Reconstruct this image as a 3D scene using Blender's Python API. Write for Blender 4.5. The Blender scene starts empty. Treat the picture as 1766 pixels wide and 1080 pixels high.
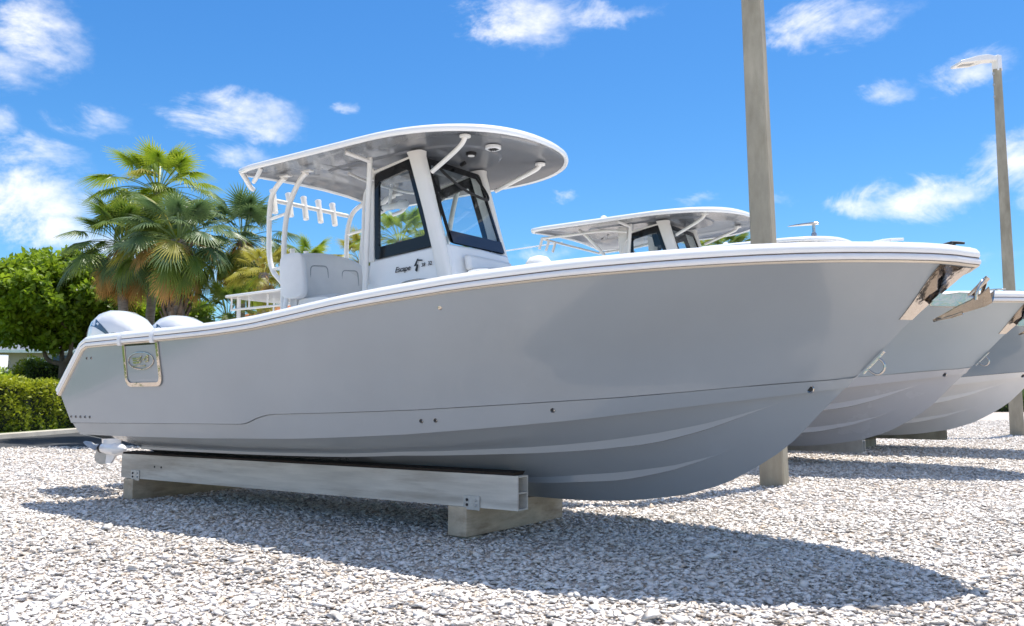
import bpy, bmesh, math, random
import numpy as np
from mathutils import Vector, Matrix, Quaternion
rnd = random.Random(7)
rng = np.random.default_rng(7)
scene = bpy.context.scene
col = scene.collection
R = math.radians

# ------------------------------------------------------------------ camera
CAMZ = 1.18
PITCH = math.atan(145.0 / 1500.0)
cd = bpy.data.cameras.new('camera'); cam = bpy.data.objects.new('camera', cd); col.objects.link(cam)
cam.location = (0, 0, CAMZ); cam.rotation_euler = (R(90) + PITCH, 0, 0)
cd.sensor_width = 36.0; cd.lens = 36.0 * 1500.0 / 1766.0
cd.clip_start = 0.05; cd.clip_end = 3000
cd.dof.use_dof = True; cd.dof.focus_distance = 7.5; cd.dof.aperture_fstop = 4.5
scene.camera = cam

# ------------------------------------------------------------------ frame of the boat row
ANG = R(53.4)
DX, DY = -math.sin(ANG), math.cos(ANG)          # aft direction
NX, NY = -math.cos(ANG), -math.sin(ANG)         # starboard direction (towards the camera)
BX, BY = 3.0, 5.66
ROTZ = math.atan2(-DY, -DX)
def B2W(s, w): return (BX + s * DX + w * NX, BY + s * DY + w * NY)

# ------------------------------------------------------------------ light
SUN_S, SUN_W = -0.03, -0.25
sd = Vector((SUN_S * DX + SUN_W * NX, SUN_S * DY + SUN_W * NY, 1.0)).normalized()
SUN_EL = math.asin(sd.z); SUN_AZ = math.atan2(sd.x, sd.y)
ld = bpy.data.lights.new('sun', 'SUN'); ld.energy = 3.9; ld.angle = R(0.55); ld.color = (1.0, 0.95, 0.87)
sun = bpy.data.objects.new('sun', ld); col.objects.link(sun)
sun.rotation_euler = sd.to_track_quat('Z', 'Y').to_euler()

CLOUDS = [  # direction, half width, half height, strength
 ((-.463,.815,.350), .055, .045, 1.0), ((-.489,.812,.318), .05, .03, .8),
 ((-.300,.903,.303), .085, .030, 1.05), ((-.262,.920,.290), .05, .022, .8),
 ((-.469,.851,.237), .065, .020, .8), ((-.482,.853,.199), .09, .040, 1.1), ((-.463,.868,.172), .06, .035, 1.1),
 ((-.497,.827,.262), .03, .02, .8), ((-.419,.864,.280), .04, .022, .7), ((-.302,.917,.258), .06, .02, .75), ((-.40,.90,.16), .07, .03, .8),
 ((.014,.913,.409), .080, .038, 1.0), ((.10,.905,.415), .08, .020, .7),
 ((.330,.862,.385), .090, .034, .8), ((.388,.868,.310), .045, .018, .72), ((.454,.832,.319), .055, .022, .8),
 ((.430,.878,.207), .080, .026, 1.05), ((.375,.905,.203), .06, .018, .85), ((.502,.836,.226), .075, .045, .95), ((.540,.81,.21), .09, .06, .9),
 ((.067,.972,.226), .018, .010, .7), ((.190,.957,.219), .060, .014, .7), ((.025,.988,.163), .06, .018, .75),
 ((-.176,.932,.317), .018, .010, .6), ((.355,.892,.279), .03, .009, .5), ((.28,.93,.215),.05,.014,.6), ((-.33,.93,.13), .1, .03, .7), ((.42,.89,.14), .12, .02, .6)]

def build_world():
    wd = bpy.data.worlds.new("World"); scene.world = wd; wd.use_nodes = True
    nt = wd.node_tree; N = nt.nodes; L = nt.links; N.clear()
    out = N.new('ShaderNodeOutputWorld'); bg = N.new('ShaderNodeBackground'); L.new(bg.outputs[0], out.inputs[0])
    bg.inputs['Strength'].default_value = 0.079
    sky = N.new('ShaderNodeTexSky'); sky.sky_type = 'NISHITA'; sky.sun_disc = False
    sky.sun_elevation = SUN_EL; sky.sun_rotation = SUN_AZ
    sky.altitude = 0; sky.air_density = 1.0; sky.dust_density = 0.6; sky.ozone_density = 2.0
    hs = N.new('ShaderNodeHueSaturation'); hs.inputs['Saturation'].default_value = 1.3; hs.inputs['Value'].default_value = 1.12
    L.new(sky.outputs[0], hs.inputs['Color'])
    mt = N.new('ShaderNodeMix'); mt.data_type = 'RGBA'; mt.blend_type = 'MULTIPLY'; mt.inputs['Factor'].default_value = 1.0
    L.new(hs.outputs[0], mt.inputs['A']); mt.inputs['B'].default_value = (0.73, 1.04, 1.22, 1)
    tc = N.new('ShaderNodeTexCoord'); nrm = N.new('ShaderNodeVectorMath'); nrm.operation = 'NORMALIZE'
    L.new(tc.outputs['Generated'], nrm.inputs[0]); D = nrm.outputs[0]
    # wisp noise, stretched sideways and warped
    mp = N.new('ShaderNodeMapping'); L.new(D, mp.inputs[0]); mp.inputs['Scale'].default_value = (1.0, 1.0, 1.9)
    mp.inputs['Rotation'].default_value = (0, R(14), 0)
    n1 = N.new('ShaderNodeTexNoise'); n1.inputs['Scale'].default_value = 9.0; n1.inputs['Detail'].default_value = 9; n1.inputs['Roughness'].default_value = 0.66; n1.inputs['Distortion'].default_value = 0.9
    L.new(mp.outputs[0], n1.inputs['Vector'])
    n2 = N.new('ShaderNodeTexNoise'); n2.inputs['Scale'].default_value = 30.0; n2.inputs['Detail'].default_value = 6; n2.inputs['Roughness'].default_value = 0.62
    L.new(mp.outputs[0], n2.inputs['Vector'])
    warp = N.new('ShaderNodeVectorMath'); warp.operation = 'MULTIPLY_ADD'
    sb = N.new('ShaderNodeVectorMath'); sb.operation = 'SUBTRACT'; L.new(n1.outputs['Color'], sb.inputs[0]); sb.inputs[1].default_value = (.5, .5, .5)
    L.new(sb.outputs[0], warp.inputs[0]); warp.inputs[1].default_value = (.10, .10, .055); L.new(D, warp.inputs[2])
    acc = None
    for c, a, b, k in CLOUDS:
        v = N.new('ShaderNodeVectorMath'); v.operation = 'SUBTRACT'; L.new(warp.outputs[0], v.inputs[0]); v.inputs[1].default_value = c
        m = N.new('ShaderNodeVectorMath'); m.operation = 'MULTIPLY'; L.new(v.outputs[0], m.inputs[0]); m.inputs[1].default_value = (1 / a, 1 / (a * 1.6), 1 / b)
        ln = N.new('ShaderNodeVectorMath'); ln.operation = 'LENGTH'; L.new(m.outputs[0], ln.inputs[0])
        mr = N.new('ShaderNodeMapRange'); mr.interpolation_type = 'SMOOTHSTEP'; L.new(ln.outputs['Value'], mr.inputs['Value'])
        mr.inputs['From Min'].default_value = 0.0; mr.inputs['From Max'].default_value = 1.5; mr.inputs['To Min'].default_value = k; mr.inputs['To Max'].default_value = 0
        if acc is None: acc = mr.outputs[0]
        else:
            ad = N.new('ShaderNodeMath'); ad.operation = 'MAXIMUM'; L.new(acc, ad.inputs[0]); L.new(mr.outputs[0], ad.inputs[1]); acc = ad.outputs[0]
    # denser scattered clouds over the unseen sky, added to brighten and neutralise the shade
    n3 = N.new('ShaderNodeTexNoise'); n3.inputs['Scale'].default_value = 3.2; n3.inputs['Detail'].default_value = 3; L.new(mp.outputs[0], n3.inputs['Vector'])
    g = N.new('ShaderNodeMapRange'); L.new(n3.outputs['Fac'], g.inputs['Value']); g.inputs['From Min'].default_value = .44; g.inputs['From Max'].default_value = .58; g.inputs['To Max'].default_value = 1.0
    dt = N.new('ShaderNodeVectorMath'); dt.operation = 'DOT_PRODUCT'; L.new(D, dt.inputs[0]); dt.inputs[1].default_value = (0, .96, .28)
    far = N.new('ShaderNodeMapRange'); L.new(dt.outputs['Value'], far.inputs['Value']); far.inputs['From Min'].default_value = .72; far.inputs['From Max'].default_value = .84; far.inputs['To Min'].default_value = 1; far.inputs['To Max'].default_value = 0
    gm = N.new('ShaderNodeMath'); gm.operation = 'MULTIPLY'; L.new(g.outputs[0], gm.inputs[0]); L.new(far.outputs[0], gm.inputs[1])
    mx = N.new('ShaderNodeMath'); mx.operation = 'MAXIMUM'; L.new(acc, mx.inputs[0]); L.new(gm.outputs[0], mx.inputs[1])
    # density = mask + noise
    a1 = N.new('ShaderNodeMath'); a1.operation = 'MULTIPLY_ADD'; L.new(n1.outputs['Fac'], a1.inputs[0]); a1.inputs[1].default_value = 1.45; L.new(mx.outputs[0], a1.inputs[2])
    a2 = N.new('ShaderNodeMath'); a2.operation = 'MULTIPLY_ADD'; L.new(n2.outputs['Fac'], a2.inputs[0]); a2.inputs[1].default_value = .95; L.new(a1.outputs[0], a2.inputs[2])
    dn = N.new('ShaderNodeMapRange'); dn.interpolation_type = 'SMOOTHSTEP'; L.new(a2.outputs[0], dn.inputs['Value'])
    dn.inputs['From Min'].default_value = 1.52; dn.inputs['From Max'].default_value = 2.7; dn.inputs['To Max'].default_value = .97
    ms = N.new('ShaderNodeMath'); ms.operation = 'MULTIPLY'; L.new(dn.outputs[0], ms.inputs[0])
    gate = N.new('ShaderNodeMapRange'); L.new(mx.outputs[0], gate.inputs['Value']); gate.inputs['From Min'].default_value = .02; gate.inputs['From Max'].default_value = .4
    L.new(gate.outputs[0], ms.inputs[1])
    mix = N.new('ShaderNodeMix'); mix.data_type = 'RGBA'; L.new(ms.outputs[0], mix.inputs['Factor'])
    L.new(mt.outputs['Result'], mix.inputs['A']); mix.inputs['B'].default_value = (10.4, 10.2, 10.1, 1)
    L.new(mix.outputs['Result'], bg.inputs['Color'])
build_world()
scene.view_settings.view_transform = 'Standard'; scene.view_settings.look = 'None'
scene.view_settings.exposure = 0.70; scene.view_settings.gamma = 1.0
scene.cycles.use_denoising = True
scene.cycles.max_bounces = 8; scene.cycles.transparent_max_bounces = 16

# ------------------------------------------------------------------ materials
def mat(name, base, rough=.5, metal=0., noise=None, bump=None, coat=0., spec=.5, trans=0., ior=1.45, rot=None, stain=None):
    m = bpy.data.materials.new(name); m.use_nodes = True
    nt = m.node_tree; N = nt.nodes; L = nt.links; p = N['Principled BSDF']
    p.inputs['Base Color'].default_value = (*base, 1); p.inputs['Roughness'].default_value = rough; p.inputs['Metallic'].default_value = metal
    p.inputs['Coat Weight'].default_value = coat; p.inputs['Coat Roughness'].default_value = .04; p.inputs['Specular IOR Level'].default_value = spec
    p.inputs['Transmission Weight'].default_value = trans; p.inputs['IOR'].default_value = ior
    tc = N.new('ShaderNodeTexCoord')
    if noise:  # (scale, amount, detail, stretch)
        m0 = N.new('ShaderNodeMapping'); L.new(tc.outputs['Object'], m0.inputs[0]); m0.inputs['Rotation'].default_value = (0, 0, rot or 0)
        mp = N.new('ShaderNodeMapping'); L.new(m0.outputs[0], mp.inputs[0]); mp.inputs['Scale'].default_value = noise[3] if len(noise) > 3 else (1, 1, 1)
        n = N.new('ShaderNodeTexNoise'); n.inputs['Scale'].default_value = noise[0]; n.inputs['Detail'].default_value = noise[2] if len(noise) > 2 else 5
        n.inputs['Roughness'].default_value = .6; L.new(mp.outputs[0], n.inputs['Vector'])
        mr = N.new('ShaderNodeMapRange'); L.new(n.outputs['Fac'], mr.inputs['Value']); mr.inputs['From Min'].default_value = .3; mr.inputs['From Max'].default_value = .7
        mr.inputs['To Min'].default_value = 1 - noise[1]; mr.inputs['To Max'].default_value = 1 + noise[1]
        mx = N.new('ShaderNodeVectorMath'); mx.operation = 'SCALE'; mx.inputs[0].default_value = base; L.new(mr.outputs[0], mx.inputs['Scale'])
        co = mx.outputs[0]
        if stain:
            n2 = N.new('ShaderNodeTexNoise'); n2.inputs['Scale'].default_value = stain[1]; n2.inputs['Detail'].default_value = 7; n2.inputs['Roughness'].default_value = .65; L.new(mp.outputs[0], n2.inputs['Vector'])
            r2 = N.new('ShaderNodeMapRange'); L.new(n2.outputs['Fac'], r2.inputs['Value']); r2.inputs['From Min'].default_value = .5; r2.inputs['From Max'].default_value = .68; r2.inputs['To Max'].default_value = stain[2]
            m3 = N.new('ShaderNodeMix'); m3.data_type = 'RGBA'; L.new(r2.outputs[0], m3.inputs['Factor']); L.new(mx.outputs[0], m3.inputs['A']); m3.inputs['B'].default_value = (*stain[0], 1); co = m3.outputs['Result']
        L.new(co, p.inputs['Base Color'])
        rr = N.new('ShaderNodeMapRange'); L.new(n.outputs['Fac'], rr.inputs['Value']); rr.inputs['To Min'].default_value = max(.02, rough - .06); rr.inputs['To Max'].default_value = min(1, rough + .08)
        L.new(rr.outputs[0], p.inputs['Roughness'])
    if bump:
        nb = N.new('ShaderNodeTexNoise'); nb.inputs['Scale'].default_value = bump[0]; nb.inputs['Detail'].default_value = 5; L.new(tc.outputs['Object'], nb.inputs['Vector'])
        b = N.new('ShaderNodeBump'); b.inputs['Strength'].default_value = bump[1]; b.inputs['Distance'].default_value = bump[2]; L.new(nb.outputs['Fac'], b.inputs['Height'])
        L.new(b.outputs[0], p.inputs['Normal'])
    return m
M = {}
M['grey'] = mat('grey_gelcoat', (.305, .338, .372), .20, noise=(1.3, .03), coat=.34, spec=.48, bump=(1.6, .05, .03))
M['grey2'] = mat('blue_grey_gelcoat', (.40, .445, .475), .30, noise=(1.3, .03), coat=.12, spec=.35, bump=(1.6, .05, .03))
M['bottom2'] = mat('bounce_lit_grey_gelcoat', (.56, .55, .555), .25, noise=(1.3, .03), coat=.3)  # same grey hull, warmed and lightened to paint reflected light on the bottom
M['slate'] = mat('slate_gelcoat', (.27, .32, .365), .16, noise=(1.3, .03), coat=.6)
M['cream'] = mat('off_white_gelcoat', (.90, .865, .82), .3, noise=(2, .04), coat=.3)
M['white'] = mat('white_gelcoat', (.88, .88, .87), .22, noise=(2.5, .02), coat=.3)
M['powder'] = mat('white_powder_coat', (.86, .84, .80), .4, noise=(6, .02))
M['vinyl'] = mat('white_vinyl', (.86, .845, .82), .5, noise=(9, .03), bump=(60, .15, .004))
M['vinyl2'] = mat('quilted_vinyl', (.78, .765, .74), .55, noise=(9, .03), bump=(90, .3, .004))
M['rail'] = mat('rub_rail_vinyl', (.80, .80, .81), .4, noise=(14, .03))
M['seam'] = mat('brown_seam', (.16, .115, .085), .7, noise=(8, .4))  # mottled brown for the joint lines of the rub rail
M['steel'] = mat('polished_steel', (.56, .51, .46), .09, 1., noise=(3, .12), bump=(7, .45, .02))
M['dsteel'] = mat('dark_anchor_steel', (.30, .26, .215), .08, 1., noise=(6, .25), bump=(11, .5, .02))  # darker brown copy of the steel, sets the flukes off from the shank
M['insert'] = mat('insert_ground_reflection', (.74, .66, .55), .3, .2, noise=(20, .02))  # steel insert; the tan is the gravel's reflection put into the colour
M['black'] = mat('black_frame', (.008, .009, .011), .18)
M['blackr'] = mat('black_rubber', (.02, .02, .021), .55)
M['navy'] = mat('dark_navy_band', (.02, .028, .05), .2)
M['htop'] = mat('hardtop_underside_grey', (.165, .172, .185), .2, noise=(1.6, .05), coat=.3, bump=(2.5, .025, .03))
M['concrete'] = mat('weathered_concrete', (.39, .35, .27), .85, stain=((.22, .19, .13), 2.5, .5), noise=(3.5, .24, 8, (1, 1, .3)), bump=(40, .35, .01))
M['beam'] = mat('pale_formed_beam', (.62, .585, .525), .75, rot=-ROTZ, stain=((.30, .245, .19), 1.6, .8), noise=(4, .22, 8, (.22, 1, 2.4)), bump=(30, .25, .008))
M['block'] = mat('stained_block', (.56, .46, .34), .85, rot=-ROTZ, stain=((.24, .15, .09), 2.5, .7), noise=(3.2, .3, 8, (1, .5, 1.8)), bump=(40, .4, .01))
M['alu'] = mat('aluminium_beam', (.62, .61, .59), .45, .3, noise=(6, .1))
M['pad'] = mat('bunk_carpet', (.035, .024, .018), .95, noise=(30, .4), bump=(200, .6, .01))
M['galv'] = mat('galvanised_plate', (.5, .5, .49), .5, .5, noise=(18, .15))
M['motor'] = mat('white_motor_paint', (.80, .80, .81), .18, coat=.7, noise=(3, .01))
M['band'] = mat('dark_blue_band', (.03, .04, .075), .2, coat=.5)
M['motorgrey'] = mat('grey_motor_casting', (.36, .37, .38), .4)
M['asphalt'] = mat('asphalt', (.05, .052, .056), .9, noise=(2.0, .2, 8), bump=(120, .4, .01))
M['kerb'] = mat('kerb_concrete', (.50, .46, .40), .85, noise=(2, .15), bump=(60, .3, .01))
M['lawn'] = mat('lawn', (.10, .16, .03), .95, noise=(9, .4), bump=(60, .8, .03))
M['bark'] = mat('bark', (.14, .105, .075), .9, noise=(8, .35, 6, (1, 1, .3)), bump=(20, .8, .03))
M['palmbark'] = mat('palm_bark', (.27, .23, .20), .9, noise=(5, .3, 6, (1, 1, 5)), bump=(14, .8, .03))
M['boots'] = mat('palm_boots', (.17, .125, .09), .9, noise=(7, .4), bump=(16, .9, .05))
M['wall'] = mat('stucco', (.50, .40, .33), .9, noise=(1.5, .08), bump=(40, .3, .01))
M['roofg'] = mat('grey_roof', (.20, .22, .26), .8, noise=(4, .15), bump=(12, .5, .03))
M['terra'] = mat('terracotta_roof', (.38, .13, .05), .8, noise=(6, .3), bump=(12, .5, .03))
M['carpaint'] = mat('white_car_paint', (.78, .78, .78), .2, coat=.8, noise=(2, .01))
M['carglass'] = mat('car_glass', (.05, .09, .13), .06)
M['tyre'] = mat('tyre', (.02, .02, .02), .8)
M['red'] = mat('tail_light_red', (.5, .04, .02), .3)
def glass_mat():
    m = bpy.data.materials.new('clear_glazing'); m.use_nodes = True; nt = m.node_tree; N = nt.nodes; L = nt.links; N.clear()
    o = N.new('ShaderNodeOutputMaterial'); t = N.new('ShaderNodeBsdfTransparent'); t.inputs[0].default_value = (.93, .96, .97, 1)
    g = N.new('ShaderNodeBsdfGlossy'); g.inputs['Roughness'].default_value = .02
    lw = N.new('ShaderNodeLayerWeight'); lw.inputs['Blend'].default_value = .5; pw = N.new('ShaderNodeMath'); pw.operation = 'POWER'; L.new(lw.outputs['Facing'], pw.inputs[0]); pw.inputs[1].default_value = 4.5
    f = N.new('ShaderNodeMath'); f.operation = 'MULTIPLY_ADD'; L.new(pw.outputs[0], f.inputs[0]); f.inputs[1].default_value = .8; f.inputs[2].default_value = .03
    mx = N.new('ShaderNodeMixShader'); L.new(f.outputs[0], mx.inputs[0]); L.new(t.outputs[0], mx.inputs[1]); L.new(g.outputs[0], mx.inputs[2]); L.new(mx.outputs[0], o.inputs[0])
    return m
M['glass'] = glass_mat()
def leaf_mat(name, c, c2, tr=.45, scale=3.):
    m = bpy.data.materials.new(name); m.use_nodes = True; nt = m.node_tree; N = nt.nodes; L = nt.links
    p = N['Principled BSDF']; o = N['Material Output']; p.inputs['Roughness'].default_value = .42
    tc = N.new('ShaderNodeTexCoord'); n = N.new('ShaderNodeTexNoise'); n.inputs['Scale'].default_value = scale; n.inputs['Detail'].default_value = 4; L.new(tc.outputs['Object'], n.inputs['Vector'])
    at = N.new('ShaderNodeAttribute'); at.attribute_name = 'tone'
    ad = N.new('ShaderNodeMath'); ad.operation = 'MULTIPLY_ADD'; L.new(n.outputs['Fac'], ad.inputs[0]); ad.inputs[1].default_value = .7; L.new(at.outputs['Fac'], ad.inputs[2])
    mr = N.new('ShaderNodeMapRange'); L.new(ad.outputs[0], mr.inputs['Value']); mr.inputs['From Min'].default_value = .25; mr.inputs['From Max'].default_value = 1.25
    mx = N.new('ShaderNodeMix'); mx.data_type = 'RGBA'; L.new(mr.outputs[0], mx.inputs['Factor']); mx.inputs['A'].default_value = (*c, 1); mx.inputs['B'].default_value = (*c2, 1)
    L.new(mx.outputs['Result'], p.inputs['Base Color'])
    t = N.new('ShaderNodeBsdfTranslucent'); L.new(mx.outputs['Result'], t.inputs[0])
    ms = N.new('ShaderNodeMixShader'); ms.inputs[0].default_value = tr; L.new(p.outputs[0], ms.inputs[1]); L.new(t.outputs[0], ms.inputs[2]); L.new(ms.outputs[0], o.inputs[0])
    return m
M['leaf'] = leaf_mat('tree_leaves', (.10, .18, .012), (.48, .62, .04), .5)
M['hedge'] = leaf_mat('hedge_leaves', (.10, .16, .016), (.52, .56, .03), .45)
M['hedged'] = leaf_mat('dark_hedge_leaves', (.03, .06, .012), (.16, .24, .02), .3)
M['bushred'] = leaf_mat('reddish_shrub_leaves', (.10, .06, .02), (.22, .14, .03), .3)
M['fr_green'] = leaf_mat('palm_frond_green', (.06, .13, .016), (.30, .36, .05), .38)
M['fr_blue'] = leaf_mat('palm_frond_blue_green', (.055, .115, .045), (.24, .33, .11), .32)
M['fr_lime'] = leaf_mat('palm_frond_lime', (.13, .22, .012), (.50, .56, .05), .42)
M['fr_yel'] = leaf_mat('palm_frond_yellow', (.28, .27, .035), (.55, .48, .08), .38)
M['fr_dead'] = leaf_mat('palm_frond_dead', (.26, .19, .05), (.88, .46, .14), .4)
M['core'] = mat('dark_core', (.02, .03, .012), .95, noise=(8, .5))  # near-black fill for the solid cores of hedges and shrubs

# ------------------------------------------------------------------ mesh helpers
def tag(o, label=None, cat=None, group=None, kind=None):
    if label: o['label'] = label
    if cat: o['category'] = cat
    if group: o['group'] = group
    if kind: o['kind'] = kind
    return o
def empty(name, loc=(0, 0, 0), rz=0., sc=1.):
    o = bpy.data.objects.new(name, None); col.objects.link(o); o.location = loc; o.rotation_euler = (0, 0, rz); o.scale = (sc, sc, sc); o.empty_display_size = .2
    return o
class MB:
    def __init__(s): s.v = []; s.f = []; s.m = []; s.mi = 0
    def add(s, vs, fs):
        b = len(s.v); s.v += [tuple(v) for v in vs]; s.f += [tuple(b + i for i in f) for f in fs]; s.m += [s.mi] * len(fs); return s
    def hexa(s, c):  # 8 corners: 4 bottom ccw, 4 top ccw
        return s.add(c, [(3, 2, 1, 0), (4, 5, 6, 7), (0, 1, 5, 4), (1, 2, 6, 5), (2, 3, 7, 6), (3, 0, 4, 7)])
    def box(s, c, d, rz=0.):
        x, y, z = [a / 2 for a in d]; cs, sn = math.cos(rz), math.sin(rz)
        P = []
        for Z in (-z, z):
            for X, Y in ((-x, -y), (x, -y), (x, y), (-x, y)):
                P.append((c[0] + X * cs - Y * sn, c[1] + X * sn + Y * cs, c[2] + Z))
        return s.hexa(P)
    def loft(s, rings, caps=True, closed=True):
        n = len(rings[0]); b = []
        vs = [p for r in rings for p in r]; fs = []
        for i in range(len(rings) - 1):
            for j in range(n if closed else n - 1):
                k = (j + 1) % n
                fs.append((i * n + j, i * n + k, (i + 1) * n + k, (i + 1) * n + j))
        if caps and closed:
            fs.append(tuple(range(n))[::-1]); fs.append(tuple((len(rings) - 1) * n + j for j in range(n)))
        return s.add(vs, fs)
    def tube(s, pts, r, n=10, sub=6, caps=True):
        P = [Vector(p) for p in pts]
        if len(P) > 2 and sub > 1:  # catmull-rom
            Q = []
            rr = r if isinstance(r, (list, tuple)) else [r] * len(P); RR = []
            for i in range(len(P) - 1):
                p0 = P[max(i - 1, 0)]; p1 = P[i]; p2 = P[i + 1]; p3 = P[min(i + 2, len(P) - 1)]
                for k in range(sub):
                    t = k / sub
                    Q.append(.5 * ((2 * p1) + (p2 - p0) * t + (2 * p0 - 5 * p1 + 4 * p2 - p3) * t * t + (3 * p1 - p0 - 3 * p2 + p3) * t ** 3)); RR.append(rr[i] * (1 - t) + rr[i + 1] * t)
            Q.append(P[-1]); RR.append(rr[-1]); P = Q; r = RR
        if not isinstance(r, (list, tuple)): r = [r] * len(P)
        T = [(P[min(i + 1, len(P) - 1)] - P[max(i - 1, 0)]).normalized() for i in range(len(P))]
        u = T[0].orthogonal().normalized(); rings = []
        for i, p in enumerate(P):
            u = (u - T[i] * u.dot(T[i])).normalized(); w = T[i].cross(u)
            rings.append([tuple(p + (u * math.cos(a) + w * math.sin(a)) * r[i]) for a in [2 * math.pi * k / n for k in range(n)]])
        return s.loft(rings, caps)
    def lathe(s, base, axis, prof, n=20):  # prof: (radius, along)
        A = Vector(axis).normalized(); u = A.orthogonal().normalized(); w = A.cross(u); B = Vector(base)
        return s.loft([[tuple(B + A * h + (u * math.cos(2 * math.pi * k / n) + w * math.sin(2 * math.pi * k / n)) * r) for k in range(n)] for r, h in prof])
    def prism(s, poly, off):  # poly: 3d points, off: extrusion vector
        n = len(poly); o = Vector(off); a = [Vector(p) for p in poly]
        return s.add([tuple(p) for p in a] + [tuple(p + o) for p in a], [tuple(range(n))[::-1], tuple(range(n, 2 * n))] + [(i, (i + 1) % n, n + (i + 1) % n, n + i) for i in range(n)])
    def ring(s, outer, inner, off):  # polygon frame with thickness
        n = len(outer); o = Vector(off)
        vs = [Vector(p) for p in outer] + [Vector(p) for p in inner]; vs = vs + [p + o for p in vs]; fs = []
        for i in range(n):
            k = (i + 1) % n
            fs += [(i, k, n + k, n + i), (2 * n + i, 3 * n + i, 3 * n + k, 2 * n + k), (i, 2 * n + i, 2 * n + k, k), (n + i, n + k, 3 * n + k, 3 * n + i)]
        return s.add([tuple(p) for p in vs], fs)
    def build(s, name, mats, parent=None, smooth=35, bevel=0., fix=True):
        me = bpy.data.meshes.new(name); me.from_pydata(s.v, [], s.f)
        if not isinstance(mats, (list, tuple)): mats = [mats]
        for m in mats: me.materials.append(m)
        if len(mats) > 1: me.polygons.foreach_set('material_index', s.m)
        if fix:
            bm = bmesh.new(); bm.from_mesh(me); bmesh.ops.remove_doubles(bm, verts=bm.verts, dist=1e-5)
            bmesh.ops.dissolve_degenerate(bm, edges=bm.edges, dist=1e-5)
            bmesh.ops.recalc_face_normals(bm, faces=bm.faces); bm.to_mesh(me); bm.free()
        me.validate()
        if smooth:
            me.polygons.foreach_set('use_smooth', [True] * len(me.polygons)); me.set_sharp_from_angle(angle=R(smooth))
        o = bpy.data.objects.new(name, me); col.objects.link(o)
        if parent: o.parent = parent
        if bevel:
            b = o.modifiers.new('bevel', 'BEVEL'); b.width = bevel; b.segments = 2; b.limit_method = 'ANGLE'; b.angle_limit = R(40)
        return o
def np_mesh(name, V, F, mats, tone=None, midx=None, parent=None):
    me = bpy.data.meshes.new(name); k = F.shape[1]
    me.vertices.add(len(V)); me.vertices.foreach_set('co', V.astype(np.float32).ravel())
    me.loops.add(F.size); me.loops.foreach_set('vertex_index', F.astype(np.int32).ravel())
    me.polygons.add(len(F)); me.polygons.foreach_set('loop_start', np.arange(0, F.size, k, dtype=np.int32))
    if midx is not None: me.polygons.foreach_set('material_index', midx.astype(np.int32))
    me.update(calc_edges=True)
    if tone is not None:
        a = me.attributes.new('tone', 'FLOAT', 'POINT'); a.data.foreach_set('value', tone.astype(np.float32))
    for m in (mats if isinstance(mats, (list, tuple)) else [mats]): me.materials.append(m)
    o = bpy.data.objects.new(name, me); col.objects.link(o)
    if parent: o.parent = parent
    return o
I = lambda x, t: float(np.interp(x, t[0], t[1]))
def sstep(a, b, x):
    t = min(1, max(0, (x - a) / (b - a))); return t * t * (3 - 2 * t)

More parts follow.
